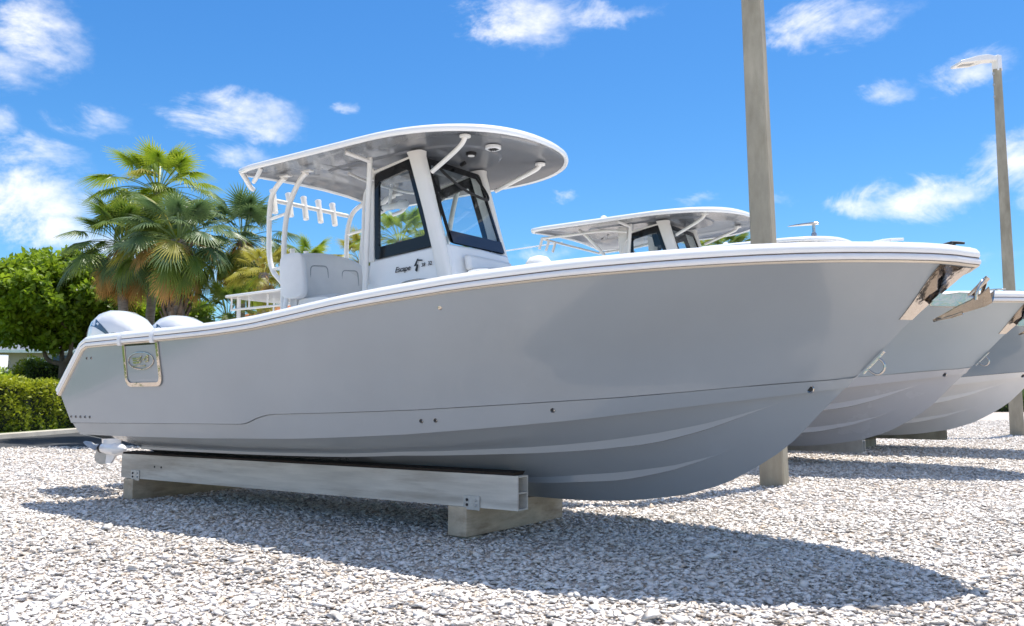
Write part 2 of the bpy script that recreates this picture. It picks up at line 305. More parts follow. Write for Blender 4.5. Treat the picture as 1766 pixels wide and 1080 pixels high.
# ------------------------------------------------------------------ the ground
def sheet(name, pts, z, m, kind='structure'):
    b = MB(); b.add([(x, y, z) for x, y in pts], [tuple(range(len(pts)))]); o = b.build(name, m, smooth=0); return tag(o, kind=kind)
def gravel_mat(stones):
    m = bpy.data.materials.new('gravel_stones' if stones else 'gravel_bed'); m.use_nodes = True; nt = m.node_tree; N = nt.nodes; L = nt.links; p = N['Principled BSDF']
    p.inputs['Roughness'].default_value = .85; p.inputs['Specular IOR Level'].default_value = .25
    rp = N.new('ShaderNodeValToRGB'); cr = rp.color_ramp
    cr.elements[0].position = 0; cr.elements[0].color = (.44, .41, .38, 1); cr.elements[1].position = 1; cr.elements[1].color = (.91, .87, .82, 1)
    for ps, c in ((.035, (.62, .48, .35, 1)), (.07, (.68, .65, .625, 1)), (.3, (.78, .715, .65, 1)), (.7, (.87, .81, .745, 1))):
        e = cr.elements.new(ps); e.color = c
    if stones:
        at = N.new('ShaderNodeAttribute'); at.attribute_name = 'tone'; L.new(at.outputs['Fac'], rp.inputs[0]); L.new(rp.outputs[0], p.inputs['Base Color'])
    else:
        tc = N.new('ShaderNodeTexCoord'); nz = N.new('ShaderNodeTexNoise'); nz.inputs['Scale'].default_value = 14; L.new(tc.outputs['Object'], nz.inputs['Vector'])
        wp = N.new('ShaderNodeVectorMath'); wp.operation = 'MULTIPLY_ADD'; L.new(nz.outputs['Color'], wp.inputs[0]); wp.inputs[1].default_value = (.06, .06, .06); L.new(tc.outputs['Object'], wp.inputs[2])
        v = N.new('ShaderNodeTexVoronoi'); v.inputs['Scale'].default_value = 24; L.new(wp.outputs[0], v.inputs['Vector'])
        ve = N.new('ShaderNodeTexVoronoi'); ve.feature = 'DISTANCE_TO_EDGE'; ve.inputs['Scale'].default_value = 24; L.new(wp.outputs[0], ve.inputs['Vector'])
        sp = N.new('ShaderNodeSeparateColor'); L.new(v.outputs['Color'], sp.inputs[0]); L.new(sp.outputs[0], rp.inputs[0])
        mr = N.new('ShaderNodeMapRange'); L.new(ve.outputs['Distance'], mr.inputs['Value']); mr.inputs['From Max'].default_value = .09; mr.inputs['To Min'].default_value = .55
        sc = N.new('ShaderNodeVectorMath'); sc.operation = 'SCALE'; L.new(rp.outputs[0], sc.inputs[0]); L.new(mr.outputs[0], sc.inputs['Scale'])
        big = N.new('ShaderNodeTexNoise'); big.inputs['Scale'].default_value = .7; big.inputs['Detail'].default_value = 4; L.new(tc.outputs['Object'], big.inputs['Vector'])
        bm_ = N.new('ShaderNodeMapRange'); L.new(big.outputs['Fac'], bm_.inputs['Value']); bm_.inputs['To Min'].default_value = .8; bm_.inputs['To Max'].default_value = 1.15
        fin = N.new('ShaderNodeVectorMath'); fin.operation = 'MULTIPLY'; fin.inputs[1].default_value = (.76, .72, .68)
        s2 = N.new('ShaderNodeVectorMath'); s2.operation = 'SCALE'; L.new(sc.outputs[0], s2.inputs[0]); L.new(bm_.outputs[0], s2.inputs['Scale'])
        L.new(s2.outputs[0], fin.inputs[0]); L.new(fin.outputs[0], p.inputs['Base Color'])
        b = N.new('ShaderNodeBump'); b.inputs['Strength'].default_value = .9; b.inputs['Distance'].default_value = .02; L.new(ve.outputs['Distance'], b.inputs['Height']); L.new(b.outputs[0], p.inputs['Normal'])
    return m
M['gravel'] = gravel_mat(False); M['stones'] = gravel_mat(True)
sheet('ground', [(-900, -900), (900, -900), (900, 900), (-900, 900)], 0.0, M['gravel'])
AS = [(-14.35, 19.6), (-9.6, 20.9), (-2, 24.5), (-2, 120), (-14.35, 120)]
sheet('asphalt_lane', AS, 0.012, M['asphalt'])

def yard_h(x, y):
    """low swells and raked hollows of the loose gravel"""
    h = .014 + .009 * np.sin(x * 1.7 + .6 * np.sin(y * .9)) + .008 * np.sin(y * 2.3 + 1.2 * np.sin(x * .7)) + .006 * np.sin(x * 4.1 + y * 3.3) + .004 * np.sin(x * 7.7 - y * 6.1)
    return np.clip(h, .001, 1) * np.clip((19 - y) / 3, 0, 1) * np.clip((x + 13) / 2, 0, 1) + .001
def inside_asphalt(x, y): return (x > -14.4) & (x < -2) & (y > 19.6 + np.maximum(0, (x + 14.35)) * .3)
def gravel():
    # real stones where the picture resolves them, thinner towards the back
    parts = []
    for (y0, y1, dens, sz) in ((3.6, 6.2, 1500, 1.0), (6.2, 9.5, 1150, 1.05), (9.5, 15.5, 560, 1.2), (15.5, 27, 170, 1.7), (27, 44, 55, 2.6)):
        xm = .66 * y1 + .3; n = int(dens * (y1 - y0) * 2 * xm)
        x = rng.uniform(-xm, xm, n); y = rng.uniform(y0, y1, n)
        k = (np.abs(x) < .64 * y + .3) & ~inside_asphalt(x, y) & (x > -14.3); parts.append((x[k], y[k], np.full(k.sum(), sz)))
    x = np.concatenate([p[0] for p in parts]); y = np.concatenate([p[1] for p in parts]); sz = np.concatenate([p[2] for p in parts]); n = len(x)
    L = rng.lognormal(math.log(.0205), .40, n) * sz; L = np.clip(L, .008, .052) * np.where(rng.uniform(0, 1, n) < .012, 1.7, 1.0)
    W = L * rng.uniform(.45, .85, n); H = L * rng.uniform(.12, .34, n)
    ang = np.linspace(0, 2 * np.pi, 6, endpoint=False)
    V = np.zeros((n, 8, 3))
    for i in range(6):
        a = ang[i] + rng.uniform(-.35, .35, n); r = rng.uniform(.72, 1.15, n)
        V[:, i, 0] = np.cos(a) * r * L; V[:, i, 1] = np.sin(a) * r * W; V[:, i, 2] = rng.uniform(-.5, .5, n) * H
    V[:, 6, 0] = rng.uniform(-.4, .4, n) * L; V[:, 6, 1] = rng.uniform(-.4, .4, n) * W; V[:, 6, 2] = H * rng.uniform(.7, 1.2, n)
    V[:, 7, 0] = rng.uniform(-.4, .4, n) * L; V[:, 7, 1] = rng.uniform(-.4, .4, n) * W; V[:, 7, 2] = -H * rng.uniform(.5, 1., n)
    # bend some into shell-like curls
    V[:, :, 2] += (V[:, :, 0] ** 2 / L[:, None]) * rng.uniform(-.5, .4, n)[:, None]
    tx = rng.normal(0, .25, n); ty = rng.normal(0, .25, n); tz = rng.uniform(0, 2 * np.pi, n)
    cx, sx = np.cos(tx)[:, None], np.sin(tx)[:, None]; Y = V[:, :, 1] * cx - V[:, :, 2] * sx; Z = V[:, :, 1] * sx + V[:, :, 2] * cx
    cy, sy = np.cos(ty)[:, None], np.sin(ty)[:, None]; X = V[:, :, 0] * cy + Z * sy; Z = -V[:, :, 0] * sy + Z * cy
    cz, sn = np.cos(tz)[:, None], np.sin(tz)[:, None]
    V2 = np.stack([X * cz - Y * sn + x[:, None], X * sn + Y * cz + y[:, None], Z + (H * .5 + rng.uniform(0, .012, n) + yard_h(x, y))[:, None]], -1)
    F = []
    for i in range(6): k = (i + 1) % 6; F += [(i, k, 6), (k, i, 7)]
    F = (np.array(F)[None] + (np.arange(n) * 8)[:, None, None]).reshape(-1, 3)
    o = np_mesh('gravel', V2.reshape(-1, 3), F, M['stones'], tone=np.repeat(np.clip(rng.uniform(0, 1, n) + .16 * np.sin(x * 1.3 + 2 * np.sin(y * .8)) * np.sin(y * 1.9 + x * .6) - .04, 0, 1), 8))
    tag(o, 'pale crushed stone and shell gravel covering the boat yard', 'gravel', kind='stuff')
    print('stones', n)
gravel()
def gravel_bed():
    xs = np.arange(-13.4, 13.5, .14); ys = np.arange(3.0, 19.4, .14); X, Y = np.meshgrid(xs, ys, indexing='ij'); Z = yard_h(X, Y) + .002; n, m = X.shape
    V_ = np.stack([X, Y, Z], -1).reshape(-1, 3); i, j = np.meshgrid(np.arange(n - 1), np.arange(m - 1), indexing='ij'); a = (i * m + j).ravel()
    F = np.stack([a, a + m, a + m + 1, a + 1], -1); c = V_[F].mean(1); F = F[~inside_asphalt(c[:, 0] + .1, c[:, 1] + .1)]
    tag(np_mesh('gravel_bed', V_, F, M['gravel']), kind='structure')
gravel_bed()

# ------------------------------------------------------------------ the boat: curves in metres, s aft of the bow, w to starboard, z up
KEEL0 = .31
def V(s, w, z): return (-s, -w, z - KEEL0)
WS = ([-.04, 0, .05, .15, .3, .6, 1, 1.5, 2, 3, 4, 6, 8, 9.2], [0, .10, .24, .42, .62, .90, 1.14, 1.33, 1.43, 1.53, 1.56, 1.56, 1.52, 1.47])
ZS = ([-.04, .1, .32, .69, 1.03, 1.41, 1.86, 2.3, 2.69, 3.17, 3.75, 4.35, 4.89, 5.46, 6.05, 6.85, 7.56, 8.42], [2.045, 2.04, 2.03, 2.024, 2.017, 2.008, 2.0, 1.993, 1.98, 1.96, 1.925, 1.885, 1.833, 1.782, 1.757, 1.745, 1.738, 1.73])
WC = ([.8, .9, 1.2, 1.6, 2, 3, 4, 5, 6, 8, 9.2], [0, .10, .32, .54, .71, 1.02, 1.19, 1.28, 1.32, 1.34, 1.34])
ZC = ([.8, 1.12, 1.48, 2.0, 2.47, 3.09, 3.93, 4.66, 5.18, 6.6, 7.76, 9.05], [1.245, 1.195, 1.145, 1.077, 1.015, .952, .88, .839, .815, .782, .770, .762])
ZN = ([.72, 1.22, 1.72, 2.19, 2.94, 3.78, 4.61, 5.36, 5.45, 5.58, 5.72, 5.8, 7.36, 9.05], [1.315, 1.268, 1.217, 1.176, 1.128, 1.080, 1.050, 1.030, 1.022, .995, .945, .935, .915, .893])
ZK = ([-.04, .34, .47, .57, .73, .86, .97, 1.23, 1.46, 1.71, 2.05, 2.48, 2.79, 3.08, 9.2], [2.045, 1.73, 1.59, 1.49, 1.325, 1.20, 1.09, .82, .67, .53, .42, .35, .322, .312, .31])
def smooth_tab(t, n=400, k=9):  # soften the corners of a table
    x = np.linspace(t[0][0], t[0][-1], n); y = np.interp(x, *t); yp = np.pad(y, k, mode='reflect', reflect_type='odd'); ker = np.hanning(2 * k + 1); ker /= ker.sum()
    return (x, np.convolve(yp, ker, 'valid'))
ZS = smooth_tab(ZS, 400, 10); ZC = smooth_tab(ZC, 400, 14); ZN = smooth_tab(ZN, 900, 3); ZK = smooth_tab(ZK, 500, 7)
xw = np.concatenate([np.linspace(-.04, .3, 35), np.linspace(.31, 9.2, 300)])
_wy = np.interp(xw, *WS); _k = 12; _m = xw > .3
_ys = smooth_tab(([float(a) for a in WS[0][4:]], WS[1][4:]), 300, 10)
WS = (np.concatenate([WS[0][:4], _ys[0]]), np.concatenate([WS[1][:4], _ys[1]]))
WC = smooth_tab(WC, 400, 10)
def stem_s(z): return float(np.interp(z, ZK[1][::-1], ZK[0][::-1]))
def wkn(s):
    a = s if s > 1.2 else .8 + max(0, s - .72) * (.4 / .48)
    return max(0, I(a, WC)) + .055 * sstep(.72, 1.2, s)
T_END = ([0, .38, 1.0], [8.83, 9.03, 8.42])
def top_pt(u, t):
    """topsides: u from the stem to the stern edge, t from the knuckle to the sheer"""
    sk = .72 + (8.83 - .72) * u; sh = -.04 + 8.46 * u
    z = I(sk, ZN) * (1 - t) + I(sh, ZS) * t
    z0 = 1.315 * (1 - t) + 2.045 * t
    s = stem_s(z0) * (1 - u) + I(t, T_END) * u
    wk = wkn(sk) + .012 * sstep(.72, 1.0, sk); wsh = I(sh, WS); kk = min(1, t ** 2.6); wsh = wsh * kk + min(wsh, 1.36 * (max(0, sh + .04) / 1.6) ** .86) * (1 - kk)
    b = sstep(0, 1, 1 - u / .52)
    w = wk + (wsh - wk) * t ** (1 + .62 * b)
    ds = max(0, s - stem_s(z0)); w += .12 * ds * math.exp(-ds / .22) * (1 - t ** 3)
    return s, w, z
def side(s, z):
    """half breadth of the topsides at station s, height z"""
    t = .5; u = .5
    for _ in range(40):
        z0 = 1.315 * (1 - t) + 2.045 * t; a = stem_s(z0); e = I(t, T_END)
        u = min(1, max(0, (s - a) / (e - a))); zz = top_pt(u, t)[2]
        sk = .72 + 8.11 * u; sh = -.04 + 8.46 * u
        t = min(1, max(0, t + .8 * (z - zz) / max(.05, I(sh, ZS) - I(sk, ZN))))
    return top_pt(u, t)[1]
AFT = ([.77, 1.21, 1.73], [8.75, 9.03, 8.42])
def section(s):
    zk = I(s, ZK)
    if s >= .8: wc, zc, zn = max(0.001, I(s, WC)), I(s, ZC), I(s, ZN)
    else: wc, zc, zn = 0., max(zk, I(.8, ZC)), max(zk, 1.31)
    if s < .8: zc = zk
    if s < .74: zn = zk
    P = [(0., zk)]
    fl = min(.07, .25 * wc); wi = wc - fl
    base = lambda w: zk + (zc + .012 - zk) * (min(1, w / max(wi, 1e-5))) ** .93
    for (wj, s0) in ((min(.29, .30 * wc) if s > 1.6 else .30 * wc, 1.55), (min(.80, .655 * wc), 1.15)):
        a = sstep(s0, s0 + 1.1, s); drop = .026 * a
        w_in = max(0, wj - .075 * a - .0); w_top = wj + .002
        P.append((w_in, base(w_in))); P.append((wj, base(w_in) + (.002 if a > .5 else 0))); P.append((w_top, base(w_top)))
        if a == 0: P[-3:] = [(wj, base(wj))] * 3
    P.append((wi, base(wi) if wc > .01 else zk)); P.append((wc, zc))
    P.append((wkn(s) if s > .72 else 0., zn - .004 if s > .8 else zn))
    return P
def build_hull(root, mt, mb, detail):
    ss = sorted(set([-.04, -.02, 0, .03, .07, .12, .18, .26, .34, .42, .5, .58, .66, .72, .74, .76, .8, .84, .9, .97, 1.05, 1.13] + list(np.round(np.arange(1.2, 5.2, .12), 3)) + list(np.round(np.arange(5.2, 5.9, .05), 3)) + list(np.round(np.arange(6, 8.5, .25), 3)) + [8.42]))
    ss = [q for q in ss if q >= .3]
    b = MB(); rows = [section(q) for q in ss]
    us = sorted(set([0, .002, .005, .009, .014, .02, .027, .035, .044, .054, .065, .077] + list(np.round(np.arange(.09, .55, .0125), 4)) + list(np.round(np.arange(.55, .68, .0065), 4)) + list(np.round(np.arange(.68, 1.0001, .02), 4)) + [1.0]))
    tsm = [0, .012, .03, .08, .15, .22, .3, .38, .46, .54, .62, .7, .78, .85, .91, .96, 1.0]
    for sg in (1, -1):
        vs = [V(q, sg * w, z) for q, r in zip(ss, rows) for (w, z) in r]; n = len(rows[0]); fs = []; ms = []
        for i in range(len(ss) - 1):
            for j in range(n - 1):
                q = (i * n + j, i * n + j + 1, (i + 1) * n + j + 1, (i + 1) * n + j); fs.append(q); ms.append(1)
        k0 = len(b.m); b.add(vs, fs); b.m[k0:] = ms
        vs = []; fs = []; n = len(tsm)
        for u in us:
            for t in tsm:
                q, w, z = top_pt(u, t); vs.append(V(q, sg * w, z))
        for i in range(len(us) - 1):
            for j in range(n - 1): fs.append((i * n + j, i * n + j + 1, (i + 1) * n + j + 1, (i + 1) * n + j))
        k0 = len(b.m); b.add(vs, fs); b.m[k0:] = [0] * len(fs)
        # underside lip between the band and the topsides
        vs = []
        for u in us:
            q, w, z = top_pt(u, 0); vs += [V(q, sg * w, z), V(q, sg * max(0, w - .014 * sstep(.0, .05, u)), z - .003)]
        b.add(vs, [(2 * i, 2 * i + 1, 2 * i + 3, 2 * i + 2) for i in range(len(us) - 1)])
        # stern quarter: band, inner face and rim of the side that runs past the transom
        O = [(8.40, .768), (8.58, .767), (8.75, .767), (8.83, .893), (8.93, 1.05), (9.03, 1.21), (8.83, 1.38), (8.62, 1.56), (8.44, 1.71), (8.40, 1.71)]
        def wq(q, z): return side(q, z) if z > .9 else I(q, WC) + .055 * (z - .767) / .126
        out_ = [V(q, sg * (wq(q, z) - .004), z) for q, z in O]; in_ = [V(q, sg * (wq(q, z) - .11), z) for q, z in O]
        b.add(out_ + in_, [(k, (k + 1) % 10, 10 + (k + 1) % 10, 10 + k) for k in range(10)] + [tuple(range(10, 20))])
        bd = [(8.42, .767), (8.58, .767), (8.75, .767), (8.82, .889), (8.6, .895), (8.42, .897)]
        b.add([V(q, sg * (wq(q, z) + .0), z) for q, z in bd], [tuple(range(6))])
    # transom of the running surface and the notch above it
    r = section(8.42); vs = [V(8.42, w, z) for w, z in r] + [V(8.42, -w, z) for w, z in r][::-1]
    b.add(vs, [tuple(range(len(vs)))]); b.m[-1] = 1
    hull = b.build('hull', [mt, mb], root, smooth=22)
    t = MB(); t.box(V(8.36, 0, 1.20), (.08, 2.5, .62)); t.build('transom', M['white'], root, bevel=.01)
    return hull
def rail_curve():
    ss = [-.04, -.035, -.02, 0, .025, .05, .08, .12, .16, .21, .27, .34, .43, .53, .65, .8, 1.0] + list(np.arange(1.2, 8.4, .2)) + [8.36]
    c = [(s, I(s, WS), I(s, ZS)) for s in ss]
    for s in (8.46, 8.6, 8.75, 8.9, 9.035): c.append((s, side(min(s, 9.0), 1.73 - (s - 8.42) * .852) , 1.73 - (s - 8.42) * .852))
    return c
RC = rail_curve()
def sweep(prof, sg, cmin=-1):
    rings = []; n = len(RC)
    for i, (s, w, z) in enumerate(RC):
        a = RC[max(i - 1, 0)]; c = RC[min(i + 1, n - 1)]
        ts, tw, tz = c[0] - a[0], c[1] - a[1], c[2] - a[2]; l = math.hypot(ts, tw) or 1
        if i == 0: ts, tw, l = 0, 1, 1
        ns, nw = -tw / l, ts / l           # outward in plan
        lt = math.sqrt(ts * ts + tz * tz + tw * tw); kz = l / lt; ks = -tz / lt   # "up" leans with the slanted tail
        ring = []
        for o, u in prof:
            if u < -.1: u = -.25 + .235 * sstep(3.2, 1.6, s)
            q = (s + ns * o + ks * u * (ts / l), w + nw * o, z + u * kz)
            if q[1] < 0: q = (q[0] if i > 3 else s - o * (1 if o > 0 else .6), 0., q[2])
            ring.append(V(q[0], sg * q[1], q[2]))
        rings.append(ring)
    return rings
def build_rails(root):
    cap = [(0, .040), (.026, .042), (.033, .056), (.030, .078), (.012, .10), (-.03, .117), (-.10, .124), (-.24, .122), (-.25, .11), (-.25, -.25), (-.235, -.25), (-.23, .09), (-.06, .09), (-.005, .06)]
    rub = [(-.004, -.006), (.022, -.008), (.034, .002), (.037, .014), (.034, .026), (.027, .034), (-.004, .034)]
    ins = [(-.004, -.019), (.010, -.019), (.022, -.016), (.027, -.010), (.024, -.008), (-.004, -.007)]
    seam = [(-.002, .034), (.025, .034), (.025, .0405), (-.002, .0405)]; seam2 = [(.0, -.0085), (.0255, -.0105), (.0275, -.0065), (.0, -.0055)]
    o = []
    for nm, pf, m in (('gunwale_cap', cap, M['white']), ('rub_rail', rub, M['rail']), ('rub_rail_insert', ins, M['insert']), ('rub_rail_seam', seam, M['seam']), ('rub_rail_seam', seam2, M['seam'])):
        b = MB()
        for sg in (1, -1): b.loft(sweep(pf, sg))
        o.append(b.build(nm, m, root if nm in ('gunwale_cap', 'rub_rail') else o[1], smooth=50))
    return o
def fitting(b_ring, b_hole, s, z, r, w=None):
    w = side(s, z) if w is None else w
    b_ring.lathe(V(s, w - .004, z), (0, -1, -.05), [(r * .55, 0), (r, 0), (r * 1.0, .006), (r * .8, .011), (r * .55, .009)], 16)
    b_hole.lathe(V(s, w - .003, z), (0, -1, -.05), [(r * .66, 0), (r * .66, .0125)], 14)

def rounded(poly, r=.06, n=4):
    """round the corners of a closed polygon of Vectors"""
    P = [Vector(p) for p in poly]; out = []
    for i in range(len(P)):
        a, p, c = P[i - 1], P[i], P[(i + 1) % len(P)]
        ra = min(r, (a - p).length * .45); rc = min(r, (c - p).length * .45)
        A = p + (a - p).normalized() * ra; C = p + (c - p).normalized() * rc
        for k in range(n + 1):
            t = k / n; out.append(A.lerp(p, t).lerp(p.lerp(C, t), t))
    return out
def window(parent, corners, inset, off, name, mframe=None, thick=.03):
    """corners: 4 (s,w,z) ccw; inset: fractions per side (bottom, right, top, left) in metres"""
    C = [Vector(V(*c)) for c in corners]
    cen = sum(C, Vector()) / 4
    bt, rt, tp, lf = inset
    def shift(p, q, r_, d1, d2):  # move p inward by d1 from edge pq and d2 from edge pr
        a = (q - p).normalized(); b = (r_ - p).normalized(); sn = a.cross(b).length
        return p + a * (d2 / sn) + b * (d1 / sn)
    # order: 0 bottom-left,1 bottom-right,2 top-right,3 top-left
    Iq = [shift(C[0], C[1], C[3], bt, lf), shift(C[1], C[0], C[2], bt, rt), shift(C[2], C[3], C[1], tp, rt), shift(C[3], C[2], C[0], tp, lf)]
    f = MB(); f.ring(rounded(C, .035), rounded(Iq, .03), off)
    fo = f.build(name, mframe or M['black'], parent, smooth=30)
    g = MB(); o = Vector(off); rI = rounded([cen + (p - cen) * 1.012 for p in Iq], .03); g.prism([p + o * .4 for p in rI], o * .2); g.build('glass_pane', M['glass'], fo, smooth=0)
    return fo

def superell(t, a, b, e):
    c, s = math.cos(t), math.sin(t)
    return (math.copysign(abs(c) ** (2 / e), c) * a, math.copysign(abs(s) ** (2 / e), s) * b)
def hardtop_outline(k=1.0, ins=0.):
    P = []; hw = 1.09 - ins
    for i in range(33):
        t = math.pi / 2 * (1 - 2 * i / 32)   # +90 .. -90 : from starboard round the nose to port
        x = abs(math.cos(t)) ** (2 / 2.3) * (1.24 - ins); y = math.copysign(abs(math.sin(t)) ** (2 / 2.3), math.sin(t)) * hw
        P.append((4.6 - x, y))
    P += [(5.6, -hw), (6.2 - ins, -hw + .0)]
    P += [(6.40 - ins, -hw + .04), (6.46 - ins, -hw + .14), (6.42 - ins, -hw + .3), (6.36 - ins, -.35), (6.34 - ins, 0), (6.36 - ins, .35), (6.42 - ins, hw - .3), (6.46 - ins, hw - .14), (6.40 - ins, hw - .04), (6.2 - ins, hw), (5.6, hw)]
    return P
def ht_z(s, w):  # camber of the top
    return 3.435 + .05 * (1 - (w / 1.09) ** 2) * 1.0
def build_hardtop(root, variant):
    def ring(ins, dz, cam_=1.0):
        return [V(s, w, 3.435 + dz + .055 * cam_ * (1 - (w / 1.09) ** 2)) for s, w in hardtop_outline(1, ins)]
    b = MB(); O = [ring(.035, .004, .5), ring(.03, -.002, .45), ring(.012, -.008, .3), ring(0, .002, .15), ring(-.006, .022, .15), ring(.0, .045, .2), ring(.03, .060, .4), ring(.12, .075, .8), ring(.4, .10, 1), ring(.8, .115, 1)]
    b.loft(O, caps=False); n = len(O[0]); b.add(O[-1], [tuple(range(n))])
    top = b.build('hardtop', M['white'], root, smooth=60)
    u = MB(); O = [ring(.034, .003, .5), ring(.12, .012, 1), ring(.35, .018, 1), ring(.62, .018, 1), ring(.64, .002, 1), ring(.8, .0, 1)]
    u.loft(O, caps=False); u.add(O[-1], [tuple(range(n))[::-1]]); u.build('underside_panel', M['htop'], top, smooth=25)
    return top
def tubes(parent, name, m, lst, group=None):
    for pts, r in lst:
        b = MB(); b.tube([V(*p) for p in pts], r); b.build(name, m, parent, smooth=50)

def text_mesh(body, size, ext, loc, rot, m, parent, shear=0., name='lettering'):
    cu = bpy.data.curves.new(name, 'FONT'); cu.body = body; cu.size = size; cu.extrude = ext; cu.shear = shear; cu.resolution_u = 3; cu.offset = size * .01
    t = bpy.data.objects.new(name + '_src', cu); col.objects.link(t)
    dg = bpy.context.evaluated_depsgraph_get(); me = bpy.data.meshes.new_from_object(t.evaluated_get(dg)); bpy.data.objects.remove(t)
    me.name = name; me.materials.clear(); me.materials.append(m); o = bpy.data.objects.new(name, me); col.objects.link(o)
    o.parent = parent; o.location = loc; o.rotation_euler = rot; return o

def cowling(root, sg, first):
    m = empty('outboard_motor', V(9.6, .42 * sg, .31)); m.parent = root
    L = lambda s, w, z: (-((s if z < 1.6 else 9.0 + (s - 9.0) * .88) - 9.6), -(w), z - .31)
    def cring(s, z0, z1, hw, e=2.8, lean=0.):
        P = []
        for k in range(20):
            x, y = superell(2 * math.pi * k / 20, hw, (z1 - z0) / 2, e); P.append(L(s + lean * (y / ((z1 - z0) / 2)), x, (z0 + z1) / 2 + y))
        return P
    b = MB(); b.loft([cring(9.02, 1.84, 1.90, .05), cring(9.05, 1.78, 1.99, .14), cring(9.16, 1.72, 2.09, .19), cring(9.34, 1.68, 2.19, .23), cring(9.58, 1.66, 2.265, .245), cring(9.82, 1.66, 2.29, .245), cring(10.02, 1.68, 2.275, .235), cring(10.18, 1.72, 2.22, .215), cring(10.30, 1.78, 2.12, .18), cring(10.37, 1.84, 2.02, .13), cring(10.39, 1.90, 1.96, .05)])
    cw = b.build('cowling', M['motor'], m, smooth=50)
    # dark swoosh on the flank: an arc proud of the cowling
    d = MB()
    for q in (1, -1):
        def cw_w(q_, z):
            S_ = [9.58, 9.82, 10.02, 10.18, 10.30, 10.37, 10.39]; z0 = np.interp(q_, S_, [1.66, 1.66, 1.68, 1.72, 1.78, 1.84, 1.90]); z1 = np.interp(q_, S_, [2.265, 2.29, 2.275, 2.22, 2.12, 2.02, 1.96]); hw = np.interp(q_, S_, [.245, .245, .235, .215, .18, .13, .05])
            return float(hw * max(.02, 1 - abs((z - (z0 + z1) / 2) / ((z1 - z0) / 2)) ** 2.8) ** (1 / 2.8))
        ed = [(10.30, 2.06, 2.02), (10.22, 2.155, 2.07), (10.10, 2.18, 2.085), (9.96, 2.16, 2.065), (9.80, 2.10, 2.02), (9.64, 2.02, 1.965), (9.50, 1.94, 1.92)]
        top = [L(a_, q * (cw_w(a_, t_) + .004), t_) for a_, t_, b_ in ed]; bot = [L(a_, q * (cw_w(a_, b_) + .004), b_) for a_, t_, b_ in ed]
        ti = [L(a_, q * (cw_w(a_, t_) - .02), t_) for a_, t_, b_ in ed]; bi = [L(a_, q * (cw_w(a_, b_) - .02), b_) for a_, t_, b_ in ed]
        d.loft([[a, c, e, g] for a, c, e, g in zip(top, bot, bi, ti)])
    d.build('side_stripe', M['band'], cw, smooth=50)
    v = MB()
    for q in (.12, -.12): v.box(L(9.55 + q, .0, 2.262 + .0), (.07, .16, .012))
    lowc = MB(); lowc.loft([[L(s, x, z) for s, x in [(9.3 + a, superell(2 * math.pi * k / 16, 1, wd_, 2.6)[1]) for k in range(16) for a in [.45 + superell(2 * math.pi * k / 16, .45 * la, 1, 2.6)[0]]]] for z, wd_, la in ((1.70, .225, 1.0), (1.55, .21, .95), (1.42, .16, .8), (1.36, .12, .55), (1.0, .085, .42), (.86, .07, .40))])
    lowc.build('midsection', M['motor'], m, smooth=50)
    g = MB(); g.loft([[L(s, x, z) for s, x in [(9.75 + superell(2 * math.pi * k / 12, la, 1, 2)[0], superell(2 * math.pi * k / 12, 1, wd_, 2)[1]) for k in range(12)]] for z, la, wd_ in ((.88, .22, .085), (.78, .25, .075), (.66, .22, .055), (.56, .2, .06))])
    g.tube([L(9.42, 0, .53), L(9.48, 0, .53), L(9.6, 0, .53), L(9.8, 0, .53), L(9.95, 0, .53)], [.014, .055, .085, .08, .06], n=14)
    g.prism([L(9.62, -.012, .5), L(9.78, -.012, .34), L(9.9, -.012, .34), L(9.88, -.012, .5)], (0, .024, 0)); g.build('gearcase', M['motor'], m, smooth=50)
    p = MB(); p.loft([[L(9.5, -.06, .785), L(9.5, .06, .785), L(9.5, .06, .80), L(9.5, -.06, .80)], [L(9.7, -.13, .785), L(9.7, .13, .785), L(9.7, .13, .80), L(9.7, -.13, .80)], [L(10.06, -.11, .785), L(10.06, .11, .785), L(10.06, .11, .80), L(10.06, -.11, .80)]]); p.build('cavitation_plate', M['motor'], m, smooth=0)
    pr = MB(); pr.tube([L(9.95, 0, .53), L(10.1, 0, .53), L(10.17, 0, .53)], [.05, .048, .03], n=14)
    for k in range(3):
        a0 = 2 * math.pi * k / 3 + .3; R_ = []
        for r_, wd_, tw in ((.04, .06, .9), (.11, .10, .75), (.17, .105, .6), (.215, .05, .5)):
            ring = []
            for q, th in ((-1, 0), (0, .006), (1, 0), (0, -.006)):
                dx = q * wd_; ang = a0 + dx * math.sin(tw) / max(r_, .05) * .8
                ring.append(L(10.03 + dx * math.cos(tw) + th, math.cos(ang) * r_, .53 + math.sin(ang) * r_))
            R_.append(ring)
        pr.loft(R_)
    pr.build('propeller', M['galv'], m, smooth=60)
    k = MB(); k.tube([L(9.93, 0, .53), L(9.985, 0, .53)], .064, n=14); k.build('exhaust_ring', M['blackr'], m, smooth=50)
    k = MB(); k.box(L(9.9, 0, .70), (.09, .05, .10)); k.build('anode', M['blackr'], m, bevel=.004)
    k = MB(); k.box(L(9.2, 0, 1.35), (.36, .2, .5)); k.box(L(9.08, 0, 1.0), (.1, .16, .5)); k.build('mounting_bracket', M['motorgrey'], m, bevel=.01)
    return m

